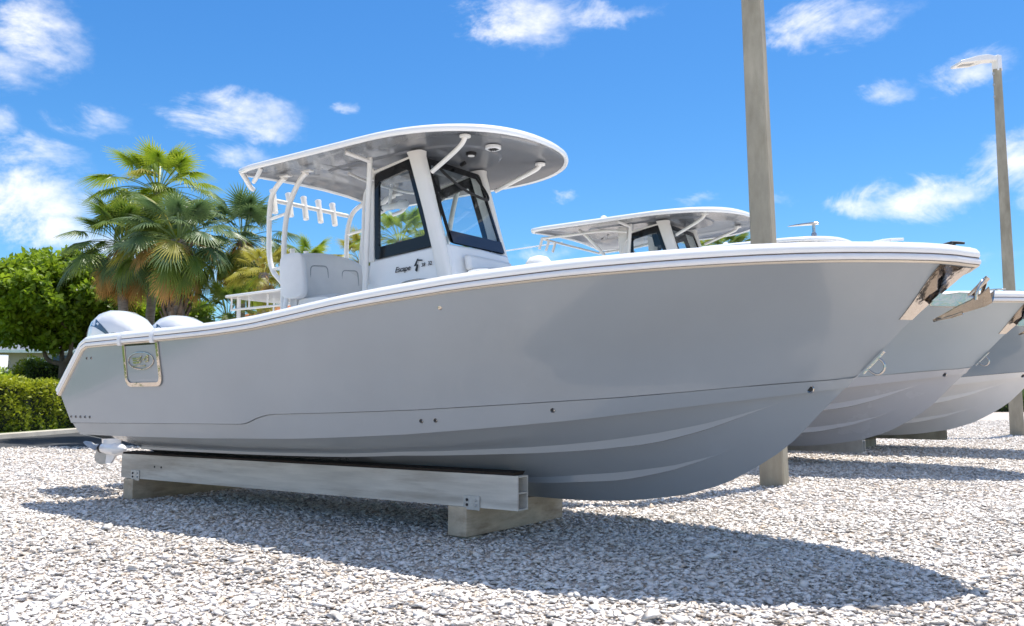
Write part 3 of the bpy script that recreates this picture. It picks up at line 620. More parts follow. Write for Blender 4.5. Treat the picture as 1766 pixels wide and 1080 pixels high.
def build_boat(name, s0, w0, sc, mt, mb, label, variant):
    X, Y = B2W(s0, w0)
    root = empty(name, (X, Y, KEEL0), ROTZ, sc)
    tag(root, label, 'boat', 'center console fishing boats parked in a row')
    hull = build_hull(root, mt, mb, variant == 1)
    rails = build_rails(root)
    d = MB()
    ss = [.25, .4, .6, .9, 1.2, 1.45, 1.6, 1.9, 2.4, 2.8, 3.2, 3.8, 4.6, 6, 8.34]
    rings = []
    for q in ss:
        z = 1.34 + .68 * sstep(2.0, 1.4, q); w = max(.02, side(q, z) - (.07 + .12 * sstep(2.6, 1.6, q))); rings.append([V(q, -w, z), V(q, w, z)])
    d.loft(rings, caps=False, closed=False); d.build('cockpit_sole', M['white'], root, smooth=40)
    # console -------------------------------------------------
    cb = MB()
    for (z, f, a, w) in (): pass
    cb.loft([[V(f, -w, z), V(f - .04, 0, z), V(f, w, z), V(a, w, z2), V(a, -w, z2)] for (f, a, w, z, z2) in ((3.93, 5.18, .47, 1.27, 1.27), (3.97, 5.18, .47, 1.9, 1.9), (4.02, 5.15, .465, 2.25, 2.25), (4.12, 5.12, .455, 2.565, 2.50))])
    con = cb.build('console', M['white'], root, bevel=.025)
    for sg in (1, -1):
        c = [(5.04, .462 * sg, 2.495), (4.285, .462 * sg, 2.56), (4.585, .462 * sg, 3.425), (5.06, .462 * sg, 3.34)]
        f = window(con, c, (.115, .065, .095, .05), (0, .03 * sg, 0), 'side_window')
        # white frame edge above and behind the window
        e = MB(); e.hexa([V(5.13, .44 * sg, 2.48), V(5.05, .44 * sg, 2.48), V(5.05, .47 * sg, 2.48), V(5.13, .47 * sg, 2.48), V(5.13, .44 * sg, 3.40), V(5.07, .44 * sg, 3.40), V(5.07, .47 * sg, 3.40), V(5.13, .47 * sg, 3.40)])
        e.hexa([V(5.10, .44 * sg, 3.345), V(4.5, .44 * sg, 3.437), V(4.5, .465 * sg, 3.437), V(5.10, .465 * sg, 3.345), V(5.10, .44 * sg, 3.375), V(4.5, .44 * sg, 3.46), V(4.5, .465 * sg, 3.46), V(5.10, .465 * sg, 3.375)])
        e.build('window_trim', M['powder'], con, smooth=0, bevel=.006)
        p = MB(); R_ = []
        for (s, z, ls, lw) in ((4.10, 1.9, .085, .055), (4.135, 2.25, .082, .055), (4.22, 2.55, .078, .052), (4.33, 2.9, .077, .05), (4.50, 3.42, .088, .056), (4.515, 3.47, .10, .062)):
            R_.append([V(s + x, sg * (.455 + y), z) for x, y in [superell(2 * math.pi * k / 16, ls, lw, 3) for k in range(16)]])
        p.loft(R_); p.build('hardtop_pylon', M['powder'], root, smooth=50)
    # windshield: black surround, clear pane, dark lower band, white outer edge
    c = [(4.125, .40, 2.57), (4.125, -.40, 2.57), (4.445, -.40, 3.42), (4.445, .40, 3.42)]
    ws_ = window(con, c, (.13, .03, .075, .03), (-.02, 0, .008), 'windshield')
    nb = MB(); nb.hexa([V(4.122, .385, 2.578), V(4.122, -.385, 2.578), V(4.128, -.385, 2.578), V(4.128, .385, 2.578), V(4.166, .385, 2.695), V(4.166, -.385, 2.695), V(4.172, -.385, 2.695), V(4.172, .385, 2.695)])
    for i, v in enumerate(nb.v): nb.v[i] = (v[0] + .012, v[1], v[2])
    nb.build('lower_band', M['navy'], ws_, smooth=0)
    if variant == 1:
        # outward-opening vent held by a bent black tube
        q = lambda u, v: (4.125 + .32 * v - .03, .40 - .80 * u, 2.57 + .85 * v)
        vt = MB(); vt.tube([V(*a) for a in [q(.10, .95), (q(.13, .86)[0] - .03, *q(.13, .86)[1:]), (q(.22, .76)[0] - .06, *q(.22, .76)[1:]), (q(.42, .66)[0] - .08, *q(.42, .66)[1:]), (q(.72, .62)[0] - .08, *q(.72, .62)[1:]), (q(.84, .64)[0] - .07, *q(.84, .64)[1:]), (q(.87, .74)[0] - .05, *q(.87, .74)[1:]), q(.84, .93)]], .013, sub=3)
        vt.build('vent_frame', M['blackr'], ws_, smooth=50)
        lt = MB(); lt.lathe(V(4.40, -.06, 3.44), (1, 0, .3), [(.012, -.01), (.02, 0), (.02, .05), (.012, .055)], 10); lt.build('vent_latch', M['blackr'], ws_)
    for sg in (1, -1):
        hs_ = MB(); q4 = rounded([V(4.95, .4715 * sg, 1.42), V(4.35, .4715 * sg, 1.42), V(4.35, .4715 * sg, 2.14), V(4.95, .4715 * sg, 2.14)], .06); hs_.tube([tuple(p) for p in q4] + [tuple(q4[0])], .004, n=6, sub=1); hs_.build('hatch_seam', M['rail'], con, smooth=60)
    dash = MB(); dash.loft([[V(4.32, -.4, 2.5), V(4.32, .4, 2.5), V(5.1, .4, 2.48), V(5.1, -.4, 2.48)], [V(4.36, -.36, 2.62), V(4.36, .36, 2.62), V(4.8, .36, 2.66), V(4.8, -.36, 2.66)]]); dash.build('dashboard', M['white'], con, bevel=.02)
    wh = MB(); wh.tube([V(5.22 + .02 * math.sin(a), .0 + .17 * math.cos(a), 2.42 + .17 * math.sin(a)) for a in [2 * math.pi * k / 16 for k in range(17)]], .014, sub=1, n=8)
    for a in (0.5, 2.6, 4.71): wh.tube([V(5.2, 0, 2.42), V(5.22, .17 * math.cos(a), 2.42 + .17 * math.sin(a))], .009)
    wh.tube([V(5.22, 0, 2.42), V(5.08, 0, 2.42)], .02); wh.build('steering_wheel', M['steel'], con, smooth=50)
    oh = MB(); oh.loft([[V(4.55, -.33, 3.44), V(4.55, .33, 3.44), V(4.95, .33, 3.44), V(4.95, -.33, 3.44)], [V(4.62, -.27, 3.36), V(4.62, .27, 3.36), V(4.92, .27, 3.34), V(4.92, -.27, 3.34)]]); oh.build('overhead_box', M['htop'], root, bevel=.015)
    rd = MB(); rd.loft([[V(4.66, -.02, 3.36), V(4.66, .16, 3.36), V(4.86, .16, 3.36), V(4.86, -.02, 3.36)], [V(4.63, -.04, 3.20), V(4.63, .18, 3.20), V(4.80, .18, 3.17), V(4.80, -.04, 3.17)]]); rd.tube([V(4.64, -.1, 3.16), V(4.62, -.1, 3.22)], .03); rd.build('hanging_electronics', M['blackr'], root, bevel=.012)
    for q in (.0, ):
        h = MB(); h.tube([V(4.36 + .3, .475, 2.215), V(4.62, .51, 2.235), V(4.45, .515, 2.25), V(4.34, .475, 2.245)], .008); h.build('grab_handle', M['steel'], con, smooth=50)
        sl = MB(); sl.box(V(4.49, .470, 2.215), (.2, .012, .016)); sl.build('vent_slot', M['blackr'], con)
    # forward console seat, bow headrest
    fs_ = MB(); fs_.loft([[V(3.46, -.36, 1.27), V(3.46, .36, 1.27), V(3.99, .36, 1.27), V(3.99, -.36, 1.27)], [V(3.44, -.37, 2.14), V(3.44, .37, 2.14), V(4.02, .37, 2.14), V(4.02, -.37, 2.14)]]); fs_.build('console_seat_base', M['white'], root, bevel=.03)
    cu = MB(); cu.loft([[V(3.42, -.37, 2.145), V(3.42, .37, 2.145), V(3.96, .37, 2.145), V(3.96, -.37, 2.145)], [V(3.45, -.35, 2.30), V(3.45, .35, 2.30), V(3.96, .35, 2.34), V(3.96, -.35, 2.34)]]); cu.build('console_seat_cushion', M['vinyl'], root, bevel=.04)
    bk = MB(); bk.loft([[V(3.94, -.34, 2.32), V(3.94, .34, 2.32), V(4.02, .34, 2.32), V(4.02, -.34, 2.32)], [V(3.98, -.33, 2.47), V(3.98, .33, 2.47), V(4.05, .33, 2.47), V(4.05, -.33, 2.47)]]); bk.build('console_backrest', M['vinyl'], root, bevel=.03)
    hd = MB(); hd.loft([[V(3.30 + x, .20 + y, z) for x, y in [superell(2 * math.pi * k / 16, .13 * f, .10 * f, 2.5) for k in range(16)]] for z, f in ((2.0, .9), (2.15, 1.0), (2.27, 1.02), (2.34, .9), (2.385, .62), (2.40, .2))]); hd.build('bow_headrest', M['vinyl'], root, smooth=60)
    # hardtop ----------------------------------------------------
    top = build_hardtop(root, variant)
    P_ = M['powder']
    for sg in (1, -1):
        tubes(root, 'hardtop_brace', P_, [([(4.30, .475 * sg, 3.245), (4.10, .51 * sg, 3.32), (3.93, .545 * sg, 3.385), (3.85, .57 * sg, 3.425), (3.82, .58 * sg, 3.463)], .022)])
        tubes(root, 'hardtop_post', P_, [([(5.16, .52 * sg, 1.35), (5.08, .55 * sg, 2.24), (5.0, .60 * sg, 3.0), (4.94, .645 * sg, 3.38), (4.93, .66 * sg, 3.445)], .026), ([(4.93, .655 * sg, 3.405), (4.96, .78 * sg, 3.425), (5.0, .90 * sg, 3.447)], .02)])
        tubes(root, 'console_handrail', P_, [([(5.02, .52 * sg, 3.28), (5.12, .50 * sg, 3.2), (5.165, .50 * sg, 3.05), (5.165, .50 * sg, 2.5), (5.13, .50 * sg, 2.33), (5.08, .50 * sg, 2.26)], .015)])
        f = MB(); f.lathe(V(3.82, .58 * sg, 3.462), (0, 0, 1), [(.05, -.005), (.05, .012)], 14); f.build('mounting_foot', P_, top)
    if variant == 1:
        for sg in (1, -1):
            lg = empty('hardtop_leg', V(6.4, .56 * sg, 1.3)); lg.parent = root
            off = Vector(V(6.4, .56 * sg, 1.3))
            def tb(nm, pts, r):
                b = MB(); b.tube([Vector(V(a, w * sg, z)) - off for a, w, z in pts], r); return b.build(nm, P_, lg, smooth=50)
            tb('outer_tube', [(6.20, .63, 3.447), (6.33, .605, 3.41), (6.47, .575, 3.32), (6.53, .56, 3.16), (6.545, .55, 2.95), (6.53, .55, 2.68), (6.46, .55, 2.50), (6.35, .55, 2.40), (6.27, .55, 2.33)], .027)
            tb('inner_tube', [(5.86, .63, 3.45), (5.98, .61, 3.40), (6.15, .575, 3.25), (6.25, .555, 3.08), (6.29, .55, 2.85), (6.29, .55, 2.5), (6.27, .55, 1.3)], .027)
            tb('rung', [(6.54, .55, 3.06), (6.26, .555, 3.09)], .016)
            tb('rung', [(6.47, .55, 2.52), (6.28, .55, 2.53)], .016)
            for (a, b_) in ((6.20, 5.86),):
                for a2 in (6.20, 5.86):
                    f = MB(); f.box(Vector(V(a2 - .02, .64 * sg, 3.455)) - off, (.13, .06, .012)); f.build('mounting_foot', P_, lg)
        rk = empty('rod_rack', V(6.5, 0, 3.28)); rk.parent = root; off = Vector(V(6.5, 0, 3.28))
        b = MB(); b.tube([Vector(V(6.54, .55, 3.275)) - off, Vector(V(6.54, -.55, 3.285)) - off], .024); b.build("crossbar", P_, rk, smooth=50)
        for w in (.49, .28, .07, -.14, -.35):
            b = MB(); b.lathe(Vector(V(6.49, w + .03, 3.13)) - off, (-.36, .13, 1), [(.024, 0), (.032, .003), (.032, .255), (.036, .27), (.036, .285), (.026, .285), (.026, .03)], 14); b.build('rod_holder', P_, rk, smooth=40)
        # small parts under the top
        sp = MB(); sp.lathe(V(3.88, .10, 3.478), (0, 0, -1), [(.075, -.02), (.075, .006), (.06, .012), (.052, .008), (.0, .008)], 24); spo = sp.build('speaker', M['white'], top, smooth=40)
        for k in range(5):
            g = MB(); g.box(V(3.88 + (k - 2) * .019, .10, 3.466), (.009, .085 - .014 * abs(k - 2), .004)); g.build('speaker_slot', M['blackr'], spo)
        dl = MB(); dl.lathe(V(4.16, .08, 3.472), (0, 0, -1), [(.05, -.02), (.05, .008), (.036, .012)], 20); dlo = dl.build('dome_light', M['blackr'], top, smooth=40)
        dl = MB(); dl.lathe(V(4.16, .08, 3.468), (0, 0, -1), [(.034, 0), (.032, .012)], 20); dl.build('lens', M['vinyl'], dlo, smooth=40)
        for w_ in (1, -1):
            om = MB(); om.tube([V(6.06, 1.04 * w_, 3.44), V(6.13, 1.03 * w_, 3.37), V(6.24, .99 * w_, 3.335)], .022); om.tube([V(6.38, 1.04 * w_, 3.45), V(6.40, .96 * w_, 3.385), V(6.47, .86 * w_, 3.345), V(6.52, .79 * w_, 3.34)], .026); om.build('outrigger_mount', P_, top, smooth=50)
        pod = MB(); pod.tube([V(5.56, -.28, 3.46), V(5.60, -.29, 3.24)], .018); pod.lathe(V(5.70, -.30, 3.225), (1, 0, .0), [(.03, 0), (.036, .02), (.036, .22), (.05, .25), (.05, .33), (.03, .35)], 14); po = pod.build('spreader_light', M['white'], top, smooth=45)
        bl = MB(); bl.lathe(V(5.71, -.30, 3.225), (-1, 0, 0), [(.031, -.012), (.033, .01)], 14); bl.build('end_cap', M['blackr'], po)
        hb = MB(); hb.tube([V(5.55, .35, 3.45), V(5.50, .1, 3.40), V(5.50, -.45, 3.40), V(5.52, -.7, 3.45)], .014); hb.build('ceiling_rail', P_, top, smooth=50)
        # helm bench
        bs = empty('helm_bench', V(6.0, 0, 1.27)); bs.parent = root; off = Vector(V(6.0, 0, 1.27)); U = lambda s, w, z: tuple(Vector(V(s, w, z)) - off)
        b = MB(); b.loft([[U(5.75, -.52, 1.27), U(5.75, .52, 1.27), U(6.3, .52, 1.27), U(6.3, -.52, 1.27)], [U(5.68, -.54, 2.1), U(5.68, .54, 2.1), U(6.3, .54, 2.1), U(6.3, -.54, 2.1)]]); b.build('seat_base', M['white'], bs, bevel=.03)
        def pad(s0_, s1_, w0_, w1_, z0_, z1_, arch=0., n=9, r=.04, lean=0.):
            b = MB(); rings = []
            for i in range(n):
                f = i / (n - 1); w = w0_ + (w1_ - w0_) * f; e = .0 if 0 < i < n - 1 else r; zz = z1_ + arch * (1 - (2 * f - 1) ** 2) - e * .6
                ring = []
                for k in range(20):
                    x, y = superell(2 * math.pi * k / 20, (s1_ - s0_) / 2 - e * .4, (zz - z0_) / 2 - e * .3, 4.5); ring.append(U((s0_ + s1_) / 2 + x + lean * y, w, (z0_ + zz) / 2 + y))
                rings.append(ring)
            return b.loft(rings)
        bo = pad(6.13, 6.27, .50, -.53, 2.06, 2.655, .075, lean=.10).build('backrest', M['vinyl'], bs, smooth=50)
        for (a, c) in ((.34, .06), (-.10, -.38)):
            pb = MB(); pts = [U(6.135 + .0, a, 2.13), U(6.135, c, 2.13), U(6.165, c + .02, 2.58), U(6.165, a - .03, 2.56)]
            pb.prism([Vector(p) + Vector((.0, 0, 0)) for p in rounded(pts, .05)], (.016, 0, 0)); pb.build('backrest_panel', M['vinyl2'], bo, smooth=30, bevel=.006)
            pg = MB(); rp = rounded(pts, .05); pg.tube([tuple(p + Vector((.014, 0, 0))) for p in rp] + [tuple(rp[0] + Vector((.014, 0, 0)))], .007, n=6, sub=1); pg.build('piping', M['motorgrey'], bo, smooth=60)
        pad(5.62, 6.12, .50, -.50, 2.09, 2.22, .02).build('seat_cushion', M['vinyl'], bs, smooth=50)
        for q in (1, -1): pad(5.95, 6.32, .585 * q, .505 * q, 2.18, 2.66, 0, n=5, lean=.12).build('side_bolster', M['vinyl'], bs, smooth=50)
        for q in (1, -1):
            b = MB(); b.tube([U(6.22, .56 * q, 2.2), U(6.24, .56 * q, 2.05), U(6.22, .55 * q, 1.7), U(6.20, .54 * q, 1.3)], .024); b.build('support_tube', M['white'], bs, smooth=50)
        for w in (.36, .17, -.02, -.22, -.42):
            b = MB(); b.lathe(U(6.36, w, 2.45), (-.18, .05, 1), [(.020, 0), (.026, .003), (.026, .30), (.030, .31), (.022, .31), (.022, .05)], 12); b.build('rod_holder', P_, bs, smooth=40)
        b = MB(); b.tube([U(5.66, .42, 2.13), U(5.64, .43, 2.17), U(5.64, .38, 2.19), U(5.66, .37, 2.13)], .010); b.build('hinge', M['steel'], bs, smooth=50)
    else:
        for sg in (1, -1):
            tubes(root, 'rear_brace', P_, [([(5.16, .50 * sg, 2.5), (5.35, .56 * sg, 2.95), (5.62, .66 * sg, 3.30), (5.78, .70 * sg, 3.45)], .024),
                                           ([(5.0, .62 * sg, 3.34), (5.3, .68 * sg, 3.385), (5.7, .78 * sg, 3.37), (6.35, .84 * sg, 3.36)], .02)])
            pz = MB(); pz.hexa([V(5.13, .44 * sg, 1.9), V(5.0, .44 * sg, 1.9), V(5.0, .50 * sg, 1.9), V(5.13, .50 * sg, 1.9), V(5.24, .44 * sg, 3.46), V(5.08, .44 * sg, 3.46), V(5.08, .50 * sg, 3.46), V(5.24, .50 * sg, 3.46)]); pz.build('rear_pylon', P_, root, bevel=.015)
        tubes(root, 'aft_crossbar', P_, [([(6.36, .84, 3.36), (6.36, -.84, 3.36)], .018)])
        for w in (.84, .66, .48):
            b = MB(); b.lathe(V(6.40, w, 3.20), (.35, .0, 1), [(.016, 0), (.021, .003), (.021, .18), (.018, .18)], 12); b.build('rod_holder', P_, root, smooth=40)
        for (s_, w_) in ((6.0, .9), (5.2, .95), (4.2, .75), (5.6, .4)):
            b = MB(); b.lathe(V(s_, w_, 3.48 if s_ > 5.9 else 3.5), (0, 0, 1), [(.05, 0), (.04, .04), (.02, .05)], 12); b.build('light_dome', M['white'], top, smooth=50)
        if variant == 2:
            b = MB(); b.tube([V(6.40, .2, 3.40), V(8.3, .3, 3.34)], .010); b.build('outrigger_pole', P_, root)
        if variant == 3:
            b = MB(); b.lathe(V(4.0, .0, 3.56), (0, 0, 1), [(.075, 0), (.075, .06), (.05, .07), (.045, .15), (.03, .17)], 16); b.lathe(V(4.02, .16, 3.56), (0, 0, 1), [(.05, 0), (.05, .05), (.035, .07)], 14)
            b.tube([V(4.0, 0, 3.72), V(4.0, 0, 3.86)], .028); b.tube([V(3.92, -.02, 3.88), V(4.02, 0, 3.885), V(4.25, .05, 3.88), V(4.42, .08, 3.87)], [.02, .03, .02, .006]); b.build('spotlight', M['steel'], top, smooth=50)
    # bow metalwork ------------------------------------------------
    bp = MB()
    for sg in (1, -1):
        outer = [(.352, .015, 1.715), (.30, .06, 1.745), (.385, .055, 1.795), (.30, .12, 1.87), (.17, .17, 1.975), (.05, .14, 2.015), (-.01, .05, 2.018), (.08, .03, 1.97)]
    rows = []
    for (z, extra) in ((1.70, 0), (1.75, 0), (1.80, 0), (1.86, 0), (1.92, 0), (1.97, 0), (2.02, 0)):
        s_st = stem_s(z); wid = .060 + .07 * sstep(1.68, 2.02, z); r_ = []
        for sg_, f in ((1, 1), (1, .5), (1, 0), (-1, .5), (-1, 1)):
            s_ = s_st + wid * f * 1.0; r_.append((s_, sg_ * (side(max(s_, s_st + .001), z) + .006) if f else 0., z))
        rows.append(r_)
    bp.loft([[V(a - .008, w, z) for a, w, z in r_] + [V(a + .012, w * .9, z) for a, w, z in r_[::-1]] for r_ in rows])
    bpo = bp.build('bow_plate', M['steel'], root, smooth=25)
    rl = MB()
    for sg in (1, -1):
        rl.prism([V(.24, .045 * sg, 1.785), V(.10, .045 * sg, 1.772), V(-.02, .045 * sg, 1.782), V(-.045, .045 * sg, 1.81), V(-.01, .045 * sg, 1.832), V(.08, .045 * sg, 1.838), V(.17, .045 * sg, 1.865)], (0, .006 * -sg, 0))
    rl.lathe(V(-.01, .05, 1.81), (0, 1, 0), [(.01, 0), (.028, .005), (.018, .05), (.028, .095), (.01, .1)], 14); rl.prism([V(.24, -.045, 1.785), V(.24, .045, 1.785), V(.03, .045, 1.772), V(.03, -.045, 1.772)], (0, 0, .006)); rl.build('anchor_roller', M['steel'], root, smooth=30)
    be = MB(); be.prism([V(.69, -.012, 1.345), V(.69, .012, 1.345), V(.545, .012, 1.495), V(.545, -.012, 1.495)], (.007, 0, -.006)); be.tube([V(.655 - .0, 0, 1.37), V(.60, 0, 1.335), V(.555, 0, 1.36), V(.55, 0, 1.41), V(.585, 0, 1.45)], .0085, n=8); be.build('bow_eye', M['steel'], root, smooth=50)
    cl = MB(); cl.tube([V(.0, .10, 2.175), V(.07, .10, 2.185), V(.14, .10, 2.175)], [.008, .012, .008]); cl.tube([V(.07, .10, 2.14), V(.07, .10, 2.185)], .012); cl.tube([V(.07, .04, 2.178), V(.07, .16, 2.178)], .009); cl.build('bow_light', M['blackr'], root, smooth=50)
    for s_ in (.36, 3.0):
        for sg in (1, -1):
            w_ = I(s_, WS) - .12; z_ = I(s_, ZS) + .122
            b = MB(); b.tube([V(s_ - .09, w_ * sg, z_ + .012), V(s_, w_ * sg, z_ + .018), V(s_ + .09, w_ * sg, z_ + .012)], .009); b.tube([V(s_, w_ * sg, z_ - .01), V(s_, w_ * sg, z_ + .018)], .014); b.build('cleat', M['white'] if variant == 1 else M['steel'], rails[0], smooth=50)
    # thru-hull fittings --------------------------------------------
    fl = [(1.0, 1.236, .030), (2.66, 1.083, .020), (3.63, .998, .019), (3.76, .992, .019)]
    fl += [(8.41 + .10 * k, .965, .017) for k in range(5)] + [(8.28, 1.60, .017), (8.38, 1.60, .017)]
    if variant != 1: fl = fl[:1]
    for s_, z_, r_ in fl:
        a = MB(); h = MB()
        zn = I(s_, ZN); zc_ = I(s_, ZC)
        w_ = None if z_ > zn else max(0, I(s_, WC)) + .055 * (z_ - zc_) / (zn - zc_)
        fitting(a, h, s_, z_, r_, w_); fo = a.build('hull_fitting', M['steel'], hull, smooth=40); h.build('fitting_hole', M['blackr'], fo)
    a = MB(); a.lathe(V(3.30, side(3.30, 1.845) - .004, 1.845), (0, -1, -.1), [(.0, .008), (.018, .006), (.022, 0)], 14); a.build('hull_fitting', M['steel'], hull, smooth=40)
    # dive door -------------------------------------------------------
    if variant == 1:
        dr = empty('side_door', V(7.24, 1.5, 1.28)); dr.parent = root; off = Vector(V(7.24, 1.5, 1.28))
        def U(s, z, o=0.): return Vector(V(s, side(s, z) + o, z)) - off
        def rr(s0_, s1_, z0_, z1_, r, o, n=5):
            P = []
            for (cs, cz, a0) in ((s1_ - r, z1_, None), ):
                pass
            pts = []
            top_r = .01
            cc = [(s0_ + r, z0_ + r, 180, 270, r), (s1_ - r, z0_ + r, 270, 360, r), (s1_ - top_r, z1_ - top_r, 0, 90, top_r), (s0_ + top_r, z1_ - top_r, 90, 180, top_r)]
            for cs, cz, a0, a1, rad in cc:
                for k in range(n + 1):
                    a = R(a0 + (a1 - a0) * k / n); pts.append((cs + math.cos(a) * rad, cz + math.sin(a) * rad))
            # extra samples along the long sides so the frame follows the hull
            return [U(s, z, o) for s, z in pts]
        b = MB(); ou = rr(6.93, 7.60, 1.285, 1.722, .09, .003); inn = rr(6.975, 7.555, 1.328, 1.718, .055, .003); b.ring(ou, inn, (0, -.016, 0)); b.build('door_frame', M['steel'], dr, smooth=30, bevel=.004)
        b = MB(); a1 = rr(6.978, 7.552, 1.331, 1.700, .052, .004); b.prism(a1, (0, -.004, 0)); b.build('door_panel', mt, dr, smooth=0)
        b = MB(); b.hexa([tuple(U(s, z, o)) for s, z, o in ((7.55, 1.700, .001), (6.98, 1.700, .001), (6.98, 1.700, .009), (7.55, 1.700, .009), (7.55, 1.716, .001), (6.98, 1.716, .001), (6.98, 1.716, .009), (7.55, 1.716, .009))]); b.build('door_gap', M['black'], dr, smooth=0)
        em = MB(); cs_, cz_ = 7.27, 1.545
        E_ = [U(cs_ + .235 * math.cos(a), cz_ + .085 * math.sin(a), .012) for a in [2 * math.pi * k / 40 for k in range(41)]]
        em.tube([tuple(p) for p in E_], .0065, n=6, sub=1); emo = em.build('emblem', M['steel'], dr, smooth=60)
        def sw(poly, nm='emblem_mark'):
            b = MB(); b.prism([U(cs_ - x, cz_ + z, .008) for x, z in poly], (0, -.008, 0)); b.build(nm, M['steel'], emo, smooth=0)
        sw([(-.17, .030), (-.02, .032), (.03, .052), (.012, .028), (-.005, .018), (-.15, .022)])
        sw([(-.155, .012), (-.01, .012), (-.02, .002), (-.14, -.002)])
        sw([(-.15, -.012), (-.02, -.008), (.01, .004), (-.005, -.018), (-.03, -.026), (-.14, -.028)])
        sw([(.0, .012), (.06, .016), (.13, .055), (.15, .058), (.14, -.012), (.08, -.020), (.09, -.006), (.118, -.002), (.115, .030), (.06, .002)])
        sw([(-.16, -.050), (.03, -.048), (.03, -.054), (-.16, -.056)]); sw([(.045, -.042), (.075, -.042), (.075, -.056), (.045, -.056)])
        # lettering on the console
        ry = (R(90), 0, 0)
        text_mesh('Escape', .072, .0015, V(4.76, .474, 2.345), (R(90), R(-3), 0), M['blackr'], con, .35)
        text_mesh('38', .048, .0015, V(4.425, .474, 2.372), (R(90), R(-3), 0), M['blackr'], con, .2)
        text_mesh('32', .052, .0015, V(4.345, .474, 2.378), (R(90), R(-3), 0), M['blackr'], con, .1)
        b = MB()
        b.prism([V(4.515, .4735, 2.385), V(4.475, .4735, 2.45), V(4.46, .4735, 2.452), V(4.49, .4735, 2.385)], (0, -.003, 0))
        b.prism([V(4.50, .4735, 2.345), V(4.478, .4735, 2.40), V(4.462, .4735, 2.395), V(4.475, .4735, 2.33)], (0, -.003, 0))
        b.prism([V(4.47, .4735, 2.445), V(4.41, .4735, 2.437), V(4.41, .4735, 2.428), V(4.465, .4735, 2.430)], (0, -.003, 0)); b.build('leaping_fish_mark', M['blackr'], con, smooth=0)
        pl = MB()
        for q in (0, .035): pl.box(V(4.09, -.24 - q, 2.50), (.01, .02, .008))
        pl.build('small_badge', M['blackr'], con)
        # cleat, rod holders in the gunwale aft
        for (s_, ) in ((7.0,), (7.35,), (8.15,)):
            b = MB(); b.box(V(s_, 1.33, 1.872 + .0), (.07, .035, .01)); b.build('gunwale_rod_holder', M['blackr'], rails[0])
        for s_ in (7.0, 7.62):
            b = MB(); i0 = min(range(len(RC)), key=lambda i: abs(RC[i][0] - s_))
            w_ = I(s_, WS); z_ = I(s_, ZS); prof = [(.0, -.03), (.038, -.03), (.05, .0), (.05, .03), (.04, .07), (.01, .112), (-.1, .13), (-.25, .13), (-.25, .11), (-.02, .05)]
            b.loft([[V(s_ + q, w_ + o, z_ + u) for o, u in prof] for q in (-.03, .03)]); b.build('door_hinge_cover', M['rail'], rails[1], smooth=30, bevel=.004)
        for sg in (1, -1): cowling(root, sg, sg == 1)
        b = MB(); b.box(V(8.62, .98, .80), (.46, .62, .022)); b.box(V(8.62, -.98, .80), (.46, .62, .022))
        b.box(V(8.62, 0, .94), (.5, 1.9, .05)); b.build('swim_platform', M['white'], root, bevel=.008)
        for w_ in (1.12, .78):
            b = MB(); b.prism([V(8.44, w_ + .13, .72), V(8.44, w_ - .13, .72), V(8.86, w_ - .13, .755), V(8.86, w_ + .13, .755)], (0, 0, .008)); b.build('trim_tab', M['motorgrey'], root)
    else:
        for sg in (1, -1): cowling(root, sg, False)
    return root
boat1 = build_boat('fishing_boat', 0, 0, 1.0, M['grey'], M['grey'], 'large grey center console boat in the foreground, anchor on its bow', 1)
boat2 = build_boat('fishing_boat', .43, -9.0, 1.325, M['grey2'], M['bottom2'], 'blue grey boat directly behind the foreground boat, its hardtop left of the near pole', 2)
boat3 = build_boat('fishing_boat', -.1, -14.8, 1.42, M['slate'], M['cream'], 'farthest boat, slate sides over an off-white bottom, spotlight on its hardtop', 3)

